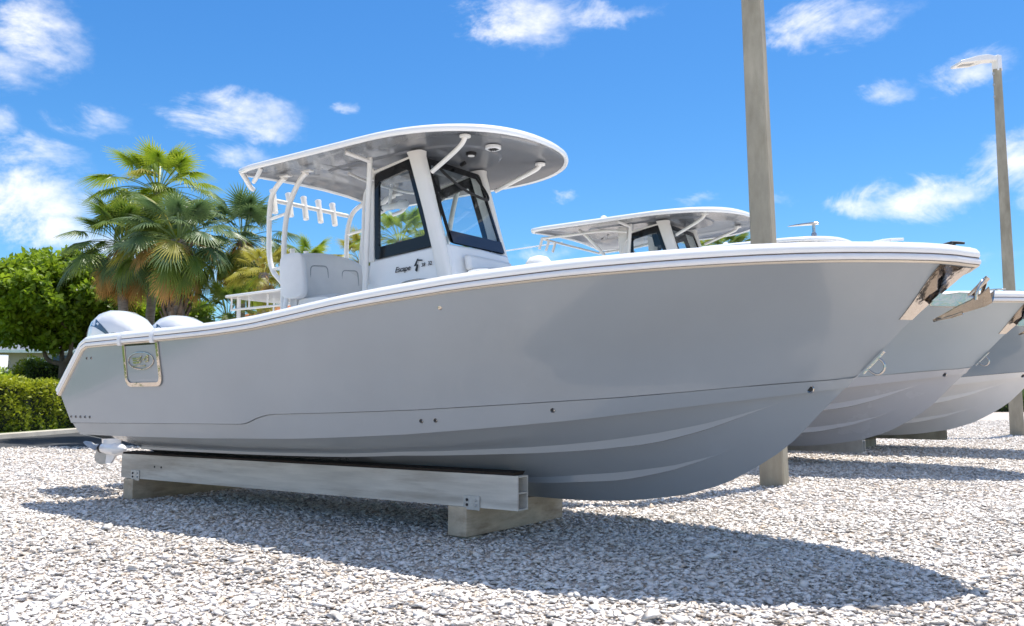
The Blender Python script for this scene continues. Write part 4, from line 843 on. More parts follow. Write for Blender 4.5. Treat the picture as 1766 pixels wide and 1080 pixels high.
# ------------------------------------------------------------------ anchors
def anchor(s0, w0, sc, label):
    X, Y = B2W(s0, w0); root = empty('anchor', (X, Y, KEEL0 + (1.81 - KEEL0) * sc), ROTZ, sc)
    A = lambda s, w, z: (-s, -w, z - 1.81)
    tag(root, label, 'anchor', 'plough anchors on the bow rollers')
    sh = MB(); R_ = []
    for (s, z, h, t) in ((.30, 1.83, .03, .011), (.20, 1.836, .036, .012), (.06, 1.845, .045, .012), (-.04, 1.83, .05, .012), (-.075, 1.795, .05, .012)):
        R_.append([A(s, -t, z - h / 2), A(s, t, z - h / 2), A(s, t, z + h / 2), A(s, -t, z + h / 2)])
    sh.loft(R_); sh.build('shank', M['steel'], root, bevel=.004)
    hb = MB(); hb.lathe(A(-.02, .045, 1.80), (0, 1, 0), [(.012, 0), (.032, .006), (.032, .022), (.012, .028)], 12); hb.lathe(A(-.02, -.073, 1.80), (0, 1, 0), [(.012, 0), (.032, .006), (.032, .022), (.012, .028)], 12); hb.build('hinge_hub', M['dsteel'], root, smooth=40)
    for sg in (1, -1):
        fl = MB(); rows = []
        for (s, z, wd, dp) in ((.225, 1.690, .004, .0), (.15, 1.712, .035, .012), (.06, 1.738, .075, .03), (-.02, 1.758, .105, .04), (-.09, 1.778, .12, .06), (-.13, 1.80, .115, .075)):
            rows.append([A(s, 0, z - .012), A(s, sg * wd * .5, z + dp * .25), A(s, sg * wd, z + dp), A(s + .004, sg * wd * .98, z + dp + .006), A(s + .004, sg * wd * .5, z + dp * .3 + .007), A(s + .004, 0, z - .004)])
        fl.loft(rows); fl.build('fluke', M['dsteel'], root, smooth=40)
    tp = MB(); tp.tube([A(.225, 0, 1.688), A(.12, 0, 1.712), A(.05, 0, 1.735)], [.004, .014, .018]); tp.build('tip', M['dsteel'], root, smooth=40)
    rb = MB(); rb.tube([A(-.05, .105, 1.80), A(-.06, .10, 1.87), A(-.085, .055, 1.925), A(-.09, 0, 1.94), A(-.085, -.055, 1.925), A(-.06, -.10, 1.87), A(-.05, -.105, 1.80)], .012); rb.tube([A(-.0, 0.02, 1.835), A(-.115, .03, 1.95)], [.017, .017]); rb.tube([A(-.0, -.05, 1.80), A(-.0, .06, 1.80)], .02); rb.build('roll_bar', M['steel'], root, smooth=50)
    return root
anchor(0, 0, 1.0, 'polished steel plough anchor on the bow roller of the foreground boat')
anchor(.43, -9.0, 1.325, 'steel anchor on the bow of the second boat at the right edge')

# ------------------------------------------------------------------ supports
def support_set(s0, w0, kx, hb, who, mbeam, mblock, full):
    kz = 1.0
    def G(s, w, z): x, y = B2W(s0 + s * kx, w0 + w * kx); return (x, y, z * kz)
    def rel(mb, o): mb.v = [tuple(Vector(v) - Vector(o)) for v in mb.v]; return mb
    nm = {1: ('near', 'far')}
    for sg in (1, -1):
        o = G(6, .72 * sg, 0); root = empty('bunk_beam', o)
        which = 'facing the camera' if sg == 1 else 'on the far side'
        tag(root, 'long pale hollow support beam under the %s, %s' % (who, which), 'beam', 'beams carrying the boats')
        f0, f1 = (3.16 if full or sg == 1 else 2.2), 8.82; wo0, wo1 = .70 * sg, .80 * sg; wi0, wi1 = .56 * sg, .66 * sg; zb0, zb1, h = (.283, .250, hb) if full else (.205, .205, hb + .07)
        e = .14   # hollow end depth
        b = MB(); b.hexa([G(f0 + e, wo0, zb0), G(f0 + e, wi0, zb0), G(f1, wi1, zb1), G(f1, wo1, zb1), G(f0 + e, wo0, zb0 + h), G(f0 + e, wi0, zb0 + h), G(f1, wi1, zb1 + h), G(f1, wo1, zb1 + h)])
        # open cells at the bow end: a rim with one web
        t = .012
        wo, wi = wo0, wi0
        O = [(wo, 0), (wi, 0), (wi, h), (wo, h)]; k = t * (1 if wo > wi else -1)
        for (z0, z1) in ((t, h * .5 - .006), (h * .5 + .006, h - t)):
            pass
        for (a0, a1, z0, z1) in ((wo, wo - k, 0, h), (wi, wi + k, 0, h), (wo - k, wi + k, 0, t), (wo - k, wi + k, h - t, h), (wo - k, wi + k, h * .5 - .006, h * .5 + .006)):
            b.hexa([G(f0, a0, zb0 + z0), G(f0, a1, zb0 + z0), G(f0 + e - .0005, a1, zb0 + z0), G(f0 + e - .0005, a0, zb0 + z0), G(f0, a0, zb0 + z1), G(f0, a1, zb0 + z1), G(f0 + e - .0005, a1, zb0 + z1), G(f0 + e - .0005, a0, zb0 + z1)])
        rel(b, o).build('beam_body', mbeam, root, smooth=0)
        p = MB(); p.hexa([G(f0 + .05, wo0 * .985, zb0 + h + .001), G(f0 + .05, wi0, zb0 + h + .001), G(f1, wi1, zb1 + h + .001), G(f1, wo1 * .985, zb1 + h + .001), G(f0 + .05, wo0 * .985, zb0 + h + .022), G(f0 + .05, wi0 * .95, zb0 + h + .03), G(f1, wi1 * .95, zb1 + h + .03), G(f1, wo1 * .985, zb1 + h + .02)])
        rel(p, o).build('bunk_padding', M['pad'], root, smooth=0)
        if full or sg == 1:
            for (s_, dz) in ((3.62, 0), (8.52, 0)):
                f = (s_ - f0) / (f1 - f0); wq = wo0 + (wo1 - wo0) * f; zq = zb0 + (zb1 - zb0) * f; ww = .003 * sg
                b = MB(); c = [G(s_ + .085, wq + ww * .5, zq - .02), G(s_ - .085, wq + ww * .5, zq - .02), G(s_ - .085, wq + ww * 3, zq - .02), G(s_ + .085, wq + ww * 3, zq - .02)]
                b.hexa(c + [(x, y, z + .115) for x, y, z in c]); pl = rel(b, o).build('bracket_plate', M['galv'], root, smooth=0, bevel=.002)
                for dx, dz_ in ((.045, .03), (-.045, .03), (.045, .07), (-.045, .07)):
                    c = G(s_ + dx, wq + ww * 3, zq - .01 + dz_); b = MB(); b.lathe(c, (NX * sg, NY * sg, 0), [(.012, 0), (.012, .006), (.007, .01)], 8); rel(b, o).build('bolt', M['blackr'] if dx > 0 else M['galv'], pl)
            for dx in (.0, .13):
                s_ = 8.15 - dx; f = (s_ - f0) / (f1 - f0); c = G(s_, wo0 + (wo1 - wo0) * f + .001 * sg, .40); b = MB(); b.lathe(c, (NX * sg, NY * sg, 0), [(.012, 0), (.012, .003)], 8); rel(b, o).build('hole', M['blackr'], root)
    for (s_, we, ht, nm_, z0) in ((3.67 if full else 3.3, .72, .283 if full else .205, 'bow', .035 if full else 0.), (8.53, .82, .250 if full else .205, 'stern', 0.0)):
        o = G(s_ + .1, 0, 0); root = empty('support_block', o)
        tag(root, 'heavy cross block under the %s beams of the %s' % (nm_, who), 'block', 'concrete blocks under the beams')
        b = MB(); b.hexa([G(s_, we, z0), G(s_, -we, z0), G(s_ + .2, -we, z0), G(s_ + .2, we, z0), G(s_, we, ht - .004), G(s_, -we, ht - .004), G(s_ + .2, -we, ht - .004), G(s_ + .2, we, ht - .004)])
        rel(b, o).build('block_body', mblock, root, smooth=0, bevel=.006)
        if z0 > 0:
            for q in (we - .12, -we + .12):
                b = MB(); b.hexa([G(s_ - .01, q + .08, 0), G(s_ - .01, q - .08, 0), G(s_ + .19, q - .08, 0), G(s_ + .19, q + .08, 0), G(s_ - .01, q + .08, z0 - .002), G(s_ - .01, q - .08, z0 - .002), G(s_ + .19, q - .08, z0 - .002), G(s_ + .19, q + .08, z0 - .002)]); rel(b, o).build('foot', M['concrete'], root, smooth=0)
    # dark keel timber between the beams, under the keel
    o = G(3.4, 0, 0); b = MB(); kh = .303 / kz
    b.hexa([G(3.70, .26, .285), G(3.70, -.26, .285), G(3.86, -.26, .285), G(3.86, .26, .285), G(3.70, .26, kh), G(3.70, -.26, kh), G(3.86, -.26, kh), G(3.86, .26, kh)])
    t = rel(b, o).build('keel_timber', M['blackr'], smooth=0, bevel=.003); t.location = o
    tag(t, 'flat dark timber between the bow block and the keel of the %s' % who, 'timber', 'keel timbers under the boats')
support_set(0, 0, 1, .272, 'foreground boat', M['beam'], M['block'], True)
support_set(.43, -9.0, 1.3, .345, 'second boat', M['alu'], M['block'], False)
support_set(-.1, -14.8, 1.42, .37, 'farthest boat', M['concrete'], M['concrete'], False)

# ------------------------------------------------------------------ light poles
def pole(px, py, h, a0, a1, lean, label, lamp=True, grp='concrete light poles'):
    root = empty('light_pole', (px, py, 0), R(7)); tag(root, label, 'light pole', grp)
    b = MB(); R_ = []; ch = .12
    for k in range(9):
        f = k / 8; a = a0 + (a1 - a0) * f; z = h * f; ox = lean[0] * f; oy = lean[1] * f; ring = []
        for (u, v) in ((1, -1 + ch), (1, 1 - ch), (1 - ch, 1), (-1 + ch, 1), (-1, 1 - ch), (-1, -1 + ch), (-1 + ch, -1), (1 - ch, -1)):
            x = u * a / 2; y = v * a / 2; ring.append((ox - x * DX + y * NX, oy - x * DY + y * NY, z))
        R_.append(ring)
    b.loft(R_); b.build('shaft', M['concrete'], root, smooth=20)
    ft = MB(); ft.box((0, 0, .01), (a0 * 1.5, a0 * 1.5, .03), ROTZ); ft.build('footing', M['concrete'], root, smooth=0)
    if lamp:
        tx, ty = lean; b = MB(); b.box((tx, ty, h + .20), (.19, .24, .52), .3); b.build('lamp_mount', M['white'], root, bevel=.02)
        b = MB(); q = [(tx - .06, .12, .34, .07), (tx - .40, .18, .34, .09), (tx - .80, .30, .24, .09), (tx - 1.42, .28, .10, .04)]
        b.loft([[(x, ty - w, h + z - t), (x, ty + w, h + z - t), (x, ty + w, h + z + t), (x, ty - w, h + z + t)] for x, w, z, t in q]); lh = b.build('lamp_head', M['white'], root, bevel=.012)
        b = MB()
        q = [(tx - .86, .13, h + .226 - .085), (tx - 1.30, .13, h + .127 - .050)]
        b.hexa([(q[0][0], ty - .11, q[0][2] - .006), (q[0][0], ty + .11, q[0][2] - .006), (q[1][0], ty + .11, q[1][2] - .008), (q[1][0], ty - .11, q[1][2] - .008), (q[0][0], ty - .11, q[0][2] + .02), (q[0][0], ty + .11, q[0][2] + .02), (q[1][0], ty + .11, q[1][2] + .02), (q[1][0], ty - .11, q[1][2] + .02)])
        b.build('led_lens', M['motorgrey'], lh, smooth=0)
        for z in (h - .15, h - .5, h - .9):
            b = MB(); b.box((tx * .95 - a1 * .62, ty - .02, z), (.05, .06, .07)); b.build('cable_clip', M['galv'], root)
    return root
pole(3.44, 11.55, 11.0, .315, .215, (-.20, 0), 'thick square concrete pole rising between the foreground boat and the second boat')
pole(15.55, 27.0, 11.62, .40, .24, (0, 0), 'concrete lamp pole at the right with its white lamp head in view')

# ------------------------------------------------------------------ lawn, kerb, hedges
def lawn_h(x, y):
    d = np.maximum(0, (-14.9 - x)); return .13 + 1.15 * np.clip((d - 1.2) / 3.2, 0, 1) * np.clip((y - 24) / 8, 0, 1) + .02 * np.clip(d, 0, 1)
def lawn():
    xs = np.concatenate([np.linspace(-14.75, -22, 30), np.linspace(-23, -90, 20)]); ys = np.concatenate([np.linspace(2, 24, 12), np.linspace(25, 42, 30), np.linspace(45, 130, 16)])
    X, Y = np.meshgrid(xs, ys, indexing='ij'); Z = lawn_h(X, Y); n, m = X.shape
    V_ = np.stack([X, Y, Z], -1).reshape(-1, 3); i, j = np.meshgrid(np.arange(n - 1), np.arange(m - 1), indexing='ij'); a = (i * m + j).ravel()
    tag(np_mesh('lawn', V_, np.stack([a, a + 1, a + m + 1, a + m], -1), M['lawn']), kind='structure')
    b = MB(); b.loft([[(-14.35, y, -.02), (-14.75, y, -.02), (-14.75, y, .14), (-14.42, y, .15), (-14.37, y, .13)] for y in np.arange(2, 130, 4.)]); o = b.build('kerb', M['kerb'], smooth=20); tag(o, kind='structure')
lawn()
def leaves(n, pts, size, mat_, name, parent=None, up=.3, elong=1.9, tone=None):
    P = pts; nn = len(P)
    d = rng.normal(size=(nn, 3)); d[:, 2] += up; d /= np.linalg.norm(d, axis=1)[:, None]
    a = np.cross(d, rng.normal(size=(nn, 3))); a /= np.linalg.norm(a, axis=1)[:, None]; c = np.cross(d, a)
    s = size * rng.uniform(.6, 1.35, nn)[:, None]
    tip = P + a * s * elong; l = P + a * s * elong * .45 + c * s * .5 + d * s * .12; r = P + a * s * elong * .45 - c * s * .5 + d * s * .12
    V_ = np.stack([P, r, tip, l], 1).reshape(-1, 3); F = np.arange(nn * 4).reshape(-1, 4)
    if tone is None: tone = rng.uniform(0, .6, nn)
    return np_mesh(name, V_, F, mat_, tone=np.repeat(tone, 4), parent=parent)
def hedge(p0, p1, wd, z0a, z0b, h, n, mat_, label, size=.07, group=None, core=True, rnd_top=.06, toned=.5):
    p0 = np.array(p0, float); p1 = np.array(p1, float); L_ = np.linalg.norm(p1 - p0); t = (p1 - p0) / L_; q = np.array([-t[1], t[0]])
    root = empty('hedge', (p0[0], p0[1], z0a)); tag(root, label, 'hedge', group)
    u = rng.uniform(0, L_, n); f = rng.uniform(0, 1, n); area = [h, wd, h]; k = rng.choice(3, n, p=np.array(area) / sum(area))
    v = np.where(k == 0, -wd / 2, np.where(k == 2, wd / 2, rng.uniform(-wd / 2, wd / 2, n))); z = np.where(k == 1, h, f * h)
    bump_ = .05 * np.sin(u * 3.1) + .04 * np.sin(u * 7.7 + 1) + .05 * np.sin(z * 6 + u * 2)
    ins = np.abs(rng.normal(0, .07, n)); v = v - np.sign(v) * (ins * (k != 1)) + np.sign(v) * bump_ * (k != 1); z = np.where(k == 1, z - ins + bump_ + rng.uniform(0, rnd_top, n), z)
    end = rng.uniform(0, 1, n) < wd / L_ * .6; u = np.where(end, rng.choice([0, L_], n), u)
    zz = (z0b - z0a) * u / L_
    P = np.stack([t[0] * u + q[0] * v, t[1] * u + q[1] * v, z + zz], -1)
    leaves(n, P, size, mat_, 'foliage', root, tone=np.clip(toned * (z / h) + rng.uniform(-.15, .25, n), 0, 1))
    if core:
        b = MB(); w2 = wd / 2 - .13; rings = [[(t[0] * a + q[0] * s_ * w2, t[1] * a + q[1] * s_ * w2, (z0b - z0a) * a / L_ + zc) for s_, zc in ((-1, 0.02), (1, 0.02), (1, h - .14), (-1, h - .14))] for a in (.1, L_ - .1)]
        b.loft(rings); b.build('foliage_core', M['core'], root, smooth=0)  # solid dark box filling the inside of the leaf shell
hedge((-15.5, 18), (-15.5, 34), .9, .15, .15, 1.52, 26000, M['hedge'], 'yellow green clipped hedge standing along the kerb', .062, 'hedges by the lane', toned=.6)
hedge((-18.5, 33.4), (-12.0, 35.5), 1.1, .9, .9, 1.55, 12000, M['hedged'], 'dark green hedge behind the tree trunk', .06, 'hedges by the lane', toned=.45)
hedge((22, 66), (60, 74), 1.2, 0, 0, 1.25, 5000, M['hedged'], 'low dark hedge added at the far end of the gravel yard, behind the lamp pole', .16, 'hedges by the lane', toned=.4)  # dark strip added against the bright horizon, shaped as a hedge
def shrub(c, r, h, n, mat_, label, size=.06):
    root = empty('shrub', c); tag(root, label, 'shrub', 'shrubs behind the hedge'); d = rng.normal(size=(n, 3)); d /= np.linalg.norm(d, axis=1)[:, None]; d[:, 2] = np.abs(d[:, 2])
    P = d * np.array([r, r, h]) * rng.uniform(.75, 1.05, n)[:, None]
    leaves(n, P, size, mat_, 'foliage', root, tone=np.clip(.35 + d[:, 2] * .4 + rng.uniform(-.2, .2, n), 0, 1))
    b = MB(); b.loft([[(math.cos(a) * r * .8 * f, math.sin(a) * r * .8 * f, z * h) for a in [2 * math.pi * k / 10 for k in range(10)]] for z, f in ((0, 1), (.4, .95), (.65, .65), (.8, .2))]); b.build('foliage_core', M['core'], root)  # solid dark lump filling the inside of the shrub
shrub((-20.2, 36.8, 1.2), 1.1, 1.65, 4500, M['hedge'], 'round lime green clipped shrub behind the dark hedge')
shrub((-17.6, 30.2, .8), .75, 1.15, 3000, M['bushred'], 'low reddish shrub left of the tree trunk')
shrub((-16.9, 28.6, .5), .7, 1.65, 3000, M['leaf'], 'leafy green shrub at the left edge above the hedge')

# ------------------------------------------------------------------ broadleaf trees
def tree(base, fork, crown_c, crown_r, n_cl, n_lf, label, mat_=None, size=.125, limbs=None, tr=.16):
    root = empty('tree', base); tag(root, label, 'tree', 'leafy trees at the left')
    b = MB(); F = Vector(fork) - Vector(base); b.tube([(0, 0, -.1), (F.x * .3 + .03, 0, F.z * .5), tuple(F)], [tr, tr * .8, tr * .78], n=10)
    C = Vector(crown_c) - Vector(base); tips = []
    for k in range(n_cl):
        while True:
            d = Vector((rnd.uniform(-1, 1), rnd.uniform(-1, 1), rnd.uniform(-1, 1)))
            if .25 < d.length < 1: break
        tips.append(C + Vector((d.x * crown_r[0], d.y * crown_r[1], d.z * crown_r[2])))
    lm = limbs or [(-.9, 0, .9), (-.45, .3, 1.6), (.5, -.1, 1.5), (.2, .4, 1.2)]
    ends = []
    for l in lm:
        E_ = F + Vector(l); mid = F.lerp(E_, .5) + Vector((l[0] * .25, 0, -.18)); b.tube([tuple(F), tuple(mid), tuple(E_), tuple(E_.lerp(C, .4) + Vector((l[0] * .3, 0, .3)))], [tr * .62, tr * .5, tr * .38, tr * .2], n=8); ends.append(E_)
    for t in tips[::5]:
        e = min(ends, key=lambda q: (q - t).length); b.tube([tuple(e), tuple(e.lerp(t, .5) + Vector((0, 0, .2))), tuple(t)], [tr * .28, tr * .15, tr * .06], n=5, sub=3)
    b.build('trunk', M['bark'], root, smooth=60)
    T = np.array([tuple(t) for t in tips]); per = n_lf // n_cl
    idx = np.repeat(np.arange(n_cl), per); cr = rng.uniform(.28, .60, n_cl)[idx]; d = rng.normal(size=(len(idx), 3)); d /= np.linalg.norm(d, axis=1)[:, None]
    P = T[idx] + d * (cr * rng.uniform(.35, 1.0, len(idx)))[:, None] * np.array([1.1, 1.1, .75])
    tn = rng.uniform(0, .45, n_cl)[idx] + rng.uniform(-.1, .2, len(idx)) + .12 * d[:, 2]
    leaves(len(idx), P, size, mat_ or M['leaf'], 'crown', root, up=.8, tone=np.clip(tn, 0, 1))
tree((-16.35, 31.5, .75), (-16.25, 31.5, 2.35), (-16.7, 32.0, 4.75), (3.2, 2.3, 1.75), 210, 42000, 'broad leafy green tree with forked dark trunk behind the hedge', limbs=[(-.75, 0, .75), (-.2, .35, 1.3), (.35, -.15, 1.0), (.75, .2, 1.5)])
tree((-21.5, 35.5, 1.2), (-21.4, 35.5, 2.9), (-21.5, 36, 5.0), (2.6, 2.2, 1.7), 130, 24000, 'leafy green tree cut by the left edge of the picture')
tree((-15.6, 36.5, .9), (-15.5, 36.5, 2.6), (-15.5, 36.8, 4.3), (2.6, 1.8, 1.8), 140, 28000, 'lower green tree between the big tree and the palms')

# ------------------------------------------------------------------ palms
def frond_mesh(kind, droop, seed, mat_):
    r = random.Random(seed); Vv = []; Ff = []; T = []
    pl = {'up': 1.0, 'flat': 1.15, 'hang': .95}[kind] * r.uniform(.9, 1.1)
    def arc(d):  # position on petiole/costa, curve down
        a = droop * d * .55; return Vector((d * math.cos(a * .6), 0, d * math.sin(-a * .8)))
    n = 8; w = .018
    pts = [arc(pl * k / n) for k in range(n + 1)]
    for k, p in enumerate(pts):
        Vv += [tuple(p + Vector((0, -w, 0))), tuple(p + Vector((0, w, 0))), tuple(p + Vector((0, 0, -w)))]; T += [.6] * 3
    for k in range(n):
        a = k * 3
        for q in range(3): q2 = (q + 1) % 3; Ff.append((a + q, a + q2, a + 3 + q2, a + 3 + q))
    tipd = (pts[-1] - pts[-2]).normalized(); base = pts[-1]; side_ = Vector((0, 1, 0)); upv = side_.cross(tipd)
    NL = 28
    for i in range(NL):
        th = (i / (NL - 1) - .5) * 2; ang = th * R(125) + r.uniform(-.03, .03)
        # costa: middle leaflets start further out
        st = base + tipd * (.20 * (1 - abs(th)) * 1.0)
        d = tipd * math.cos(ang) + side_ * math.sin(ang); L_ = (.74 - .20 * abs(th)) * r.uniform(.85, 1.1)
        d = (d + upv * (.28 * (1 - abs(th)) + .10)).normalized()
        wv = tipd.cross(d).cross(d); nrm_ = d.cross(upv).normalized(); wd = .0225
        g = Vector((0, 0, -1)); pos = st.copy(); dd = d.copy(); prev = None; S = 4
        for k in range(S + 1):
            f = k / S; ww = wd * (1.0 if f < .45 else (1 - (f - .45) / .55) * .95 + .05) * (.55 + min(f, .3) * 1.5)
            b0 = len(Vv); fold = upv * (.012 * (1 - f))
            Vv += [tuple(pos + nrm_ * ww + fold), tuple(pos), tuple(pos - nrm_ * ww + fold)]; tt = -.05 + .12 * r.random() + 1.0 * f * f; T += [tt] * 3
            if prev is not None: Ff.append((prev, prev + 1, b0 + 1, b0)); Ff.append((prev + 1, prev + 2, b0 + 2, b0 + 1))
            prev = b0; dd = (dd + g * droop * (.10 + .62 * f * f) * (.7 + .9 * r.random())).normalized(); pos = pos + dd * (L_ / S)
    me = bpy.data.meshes.new('frond'); me.from_pydata(Vv, [], Ff); me.materials.append(mat_)
    a = me.attributes.new('tone', 'FLOAT', 'POINT'); a.data.foreach_set('value', T)
    return me
FR = {}
for mk in ('fr_green', 'fr_blue', 'fr_lime', 'fr_yel', 'fr_dead'):
    for kd, dr in (('up', .35), ('flat', .75), ('hang', 1.25)):
        FR[mk, kd] = [frond_mesh(kd, dr, hash((kd, j)) % 1000 if False else (11 * j + len(kd) * 7 + int(dr * 10)), M[mk]) for j in range(3)]
def palm(px, py, zc, size, top_m, mid_m, label, trunk_r=.15, boots=False, n=36, dead=6, yel=.15, lean=0., lo=-62, zb=0.):
    root = empty('palm_tree', (px, py, zb)); tag(root, label, 'palm tree', 'cabbage palms behind the boats')
    h = zc - zb; b = MB(); pts = [(lean * (1 - k / 6) ** 2, 0, h * k / 6 - (.1 if k == 0 else 0)) for k in range(7)]
    b.tube(pts, [trunk_r * 1.15, trunk_r, trunk_r * .95, trunk_r * .93, trunk_r * .95, trunk_r * 1.05, trunk_r * .8], n=12, sub=4); b.build('trunk', M['palmbark'], root, smooth=60)
    rr_ = random.Random(int(px * 100) + int(zc * 10))
    if boots:
        for k in range(60):
            z = h - .35 - 1.9 * (k / 60); a = k * 2.4; rad = trunk_r * 1.1; c, s = math.cos(a), math.sin(a); bb = MB(); wd = .075
            bb.loft([[(c * rad - s * wd, s * rad + c * wd, z), (c * rad + s * wd, s * rad - c * wd, z), (c * (rad - .04) + s * wd, s * (rad - .04) - c * wd, z), (c * (rad - .04) - s * wd, s * (rad - .04) + c * wd, z)], [(c * (rad + .14) - s * .02, s * (rad + .14) + c * .02, z + .34), (c * (rad + .14) + s * .02, s * (rad + .14) - c * .02, z + .34), (c * (rad + .11) + s * .02, s * (rad + .11) - c * .02, z + .34), (c * (rad + .11) - s * .02, s * (rad + .11) + c * .02, z + .34)]])
            bb.build('leaf_base', M['boots'], root, smooth=0, fix=False)
    n = int(n * 2.1); dead = int(dead * 2.0)
    for i in range(n):
        f = i / (n - 1); az = i * 2.39996 + rr_.uniform(-.3, .3); el = 82 - (82 - lo) * f ** .85 + rr_.uniform(-9, 9)
        if i >= n - dead: mk = 'fr_dead'; el = rr_.uniform(-72, -22)
        elif rr_.random() < .6 * yel * (.4 + f): mk = 'fr_yel'
        elif dead > 3 and f > .5 and rr_.random() < .25: mk = 'fr_dead'
        else: mk = top_m if f < .5 else mid_m
        kd = 'up' if el > 45 else ('flat' if el > -5 else 'hang')
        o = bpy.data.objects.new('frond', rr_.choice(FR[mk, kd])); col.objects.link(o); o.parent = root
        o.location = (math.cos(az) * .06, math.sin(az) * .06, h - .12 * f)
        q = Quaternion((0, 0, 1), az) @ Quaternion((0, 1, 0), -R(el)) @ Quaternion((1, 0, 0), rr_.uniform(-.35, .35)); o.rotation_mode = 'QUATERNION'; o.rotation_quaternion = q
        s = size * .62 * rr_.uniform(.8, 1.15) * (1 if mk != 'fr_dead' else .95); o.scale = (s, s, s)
def PX(x, y, Y):  # the point at depth Y seen along the line through picture column x, row y
    u = (x - 883) / 1500; v = (540 - y) / 1500; c, s_ = math.cos(PITCH), math.sin(PITCH)
    return (u * Y / (c - v * s_), Y, CAMZ + Y * (s_ + v * c) / (c - v * s_))
for (cx, cy, Y, size, tm, mm, lb, kw) in (
    (272, 305, 26.0, 1.75, 'fr_lime', 'fr_lime', 'tallest palm of the left group with bright lime green crown', dict(n=36, dead=0, yel=.15, lo=-60, trunk_r=.14, lean=-.3)),
    (212, 395, 24.5, 1.55, 'fr_green', 'fr_blue', 'dark green palm with a slim bare trunk, leftmost of the group', dict(n=40, dead=13, yel=.05, trunk_r=.14, lean=.75)),
    (308, 388, 22.5, 1.5, 'fr_blue', 'fr_green', 'big blue green palm with rough booted trunk and brown hanging fronds', dict(n=50, dead=15, yel=.18, boots=True, trunk_r=.24)),
    (418, 385, 25.0, 1.5, 'fr_blue', 'fr_green', 'blue green palm right of the booted palm, beside the hardtop legs', dict(n=38, dead=9, yel=.25)),
    (455, 445, 22.0, .85, 'fr_yel', 'fr_lime', 'yellowish small palm seen through the hardtop legs', dict(n=26, dead=3, yel=.4)),
    (532, 432, 27.0, 1.0, 'fr_lime', 'fr_lime', 'small bright palm seen above the white bench backrest', dict(n=24, dead=2, yel=.1)),
    (392, 520, 23.0, 1.1, 'fr_green', 'fr_green', 'low shaded palm with orange dead fronds behind the motors', dict(n=26, dead=9, yel=.1, lo=-50)),
    (622, 425, 25.0, .95, 'fr_yel', 'fr_green', 'palm seen between the far hardtop legs and the console', dict(n=26, dead=3, yel=.3)),
    (690, 390, 24.0, 1.15, 'fr_lime', 'fr_lime', 'lime green palm seen through the console side window', dict(n=34, dead=2, yel=.15)),
    (737, 405, 30.0, 1.0, 'fr_green', 'fr_green', 'darker palm at the right edge of the console side window', dict(n=26, dead=2)),
    (822, 428, 34.0, 1.0, 'fr_green', 'fr_green', 'palm whose tips show above the lower windshield edge', dict(n=24, dead=2)),
    (1215, 412, 36.0, 1.25, 'fr_lime', 'fr_green', 'palm under the second hardtop, left of its twin', dict(n=32, dead=2, yel=.2)),
    (1256, 414, 34.0, 1.2, 'fr_green', 'fr_green', 'palm just left of the near concrete pole', dict(n=32, dead=2, yel=.15)),
    (1790, 520, 45.0, 1.4, 'fr_green', 'fr_green', 'far palm at the right edge above the second bow', dict(n=24, dead=1))):
    p = PX(cx, cy + 26, Y); palm(p[0], p[1], p[2], size, tm, mm, lb, **kw)

# ------------------------------------------------------------------ background buildings and car
def house(x, y, w, dpt, hw, hr, z0, rz, mw, mr, label):
    root = empty('house', (x, y, z0), rz); tag(root, label, 'house')
    b = MB(); b.box((0, 0, hw / 2), (w, dpt, hw)); b.build('wall', mw, root, smooth=0)
    o = .45; b = MB(); P = [(-w / 2 - o, -dpt / 2 - o, hw + .002), (w / 2 + o, -dpt / 2 - o, hw + .002), (w / 2 + o, dpt / 2 + o, hw + .002), (-w / 2 - o, dpt / 2 + o, hw + .002)]
    k = min(w, dpt) / 2; T_ = [(-w / 2 + k, 0, hw + hr), (w / 2 - k + .01, 0, hw + hr)]
    b.add(P + [(p[0], p[1], p[2] - .16 + .15) for p in P] + T_, [(3, 2, 1, 0), (0, 1, 9, 8), (1, 2, 9), (2, 3, 8, 9), (3, 0, 8)]); b.build('roof', mr, root, smooth=0)
    b = MB(); b.box((0, -dpt / 2 - o, hw - .08), (w + 2 * o, .05, .16)); b.build('fascia', M['white'], root, smooth=0)
    n = max(2, int(w / 2.6))
    for i in range(n):
        xx = -w / 2 + w * (i + .5) / n
        f = MB(); f.ring([(xx - .5, -dpt / 2 - .03, .95), (xx + .5, -dpt / 2 - .03, .95), (xx + .5, -dpt / 2 - .03, 2.1), (xx - .5, -dpt / 2 - .03, 2.1)], [(xx - .43, -dpt / 2 - .03, 1.02), (xx + .43, -dpt / 2 - .03, 1.02), (xx + .43, -dpt / 2 - .03, 2.03), (xx - .43, -dpt / 2 - .03, 2.03)], (0, .06, 0)); fo = f.build('window', M['white'], root, smooth=0)
        f = MB(); f.box((xx, -dpt / 2 - .004, 1.525), (.86, .012, 1.01)); f.build('pane', M['carglass'], fo, smooth=0)
house(-27.0, 52, 9.5, 7, 2.5, 1.7, 1.28, R(8), M['wall'], M['roofg'], 'beige house with grey roof behind the leafy tree')
house(-13.0, 62, 14, 8, 6.0, 1.9, 0, R(-6), M['cream'], M['terra'], 'pale building with terracotta roof beyond the palms')
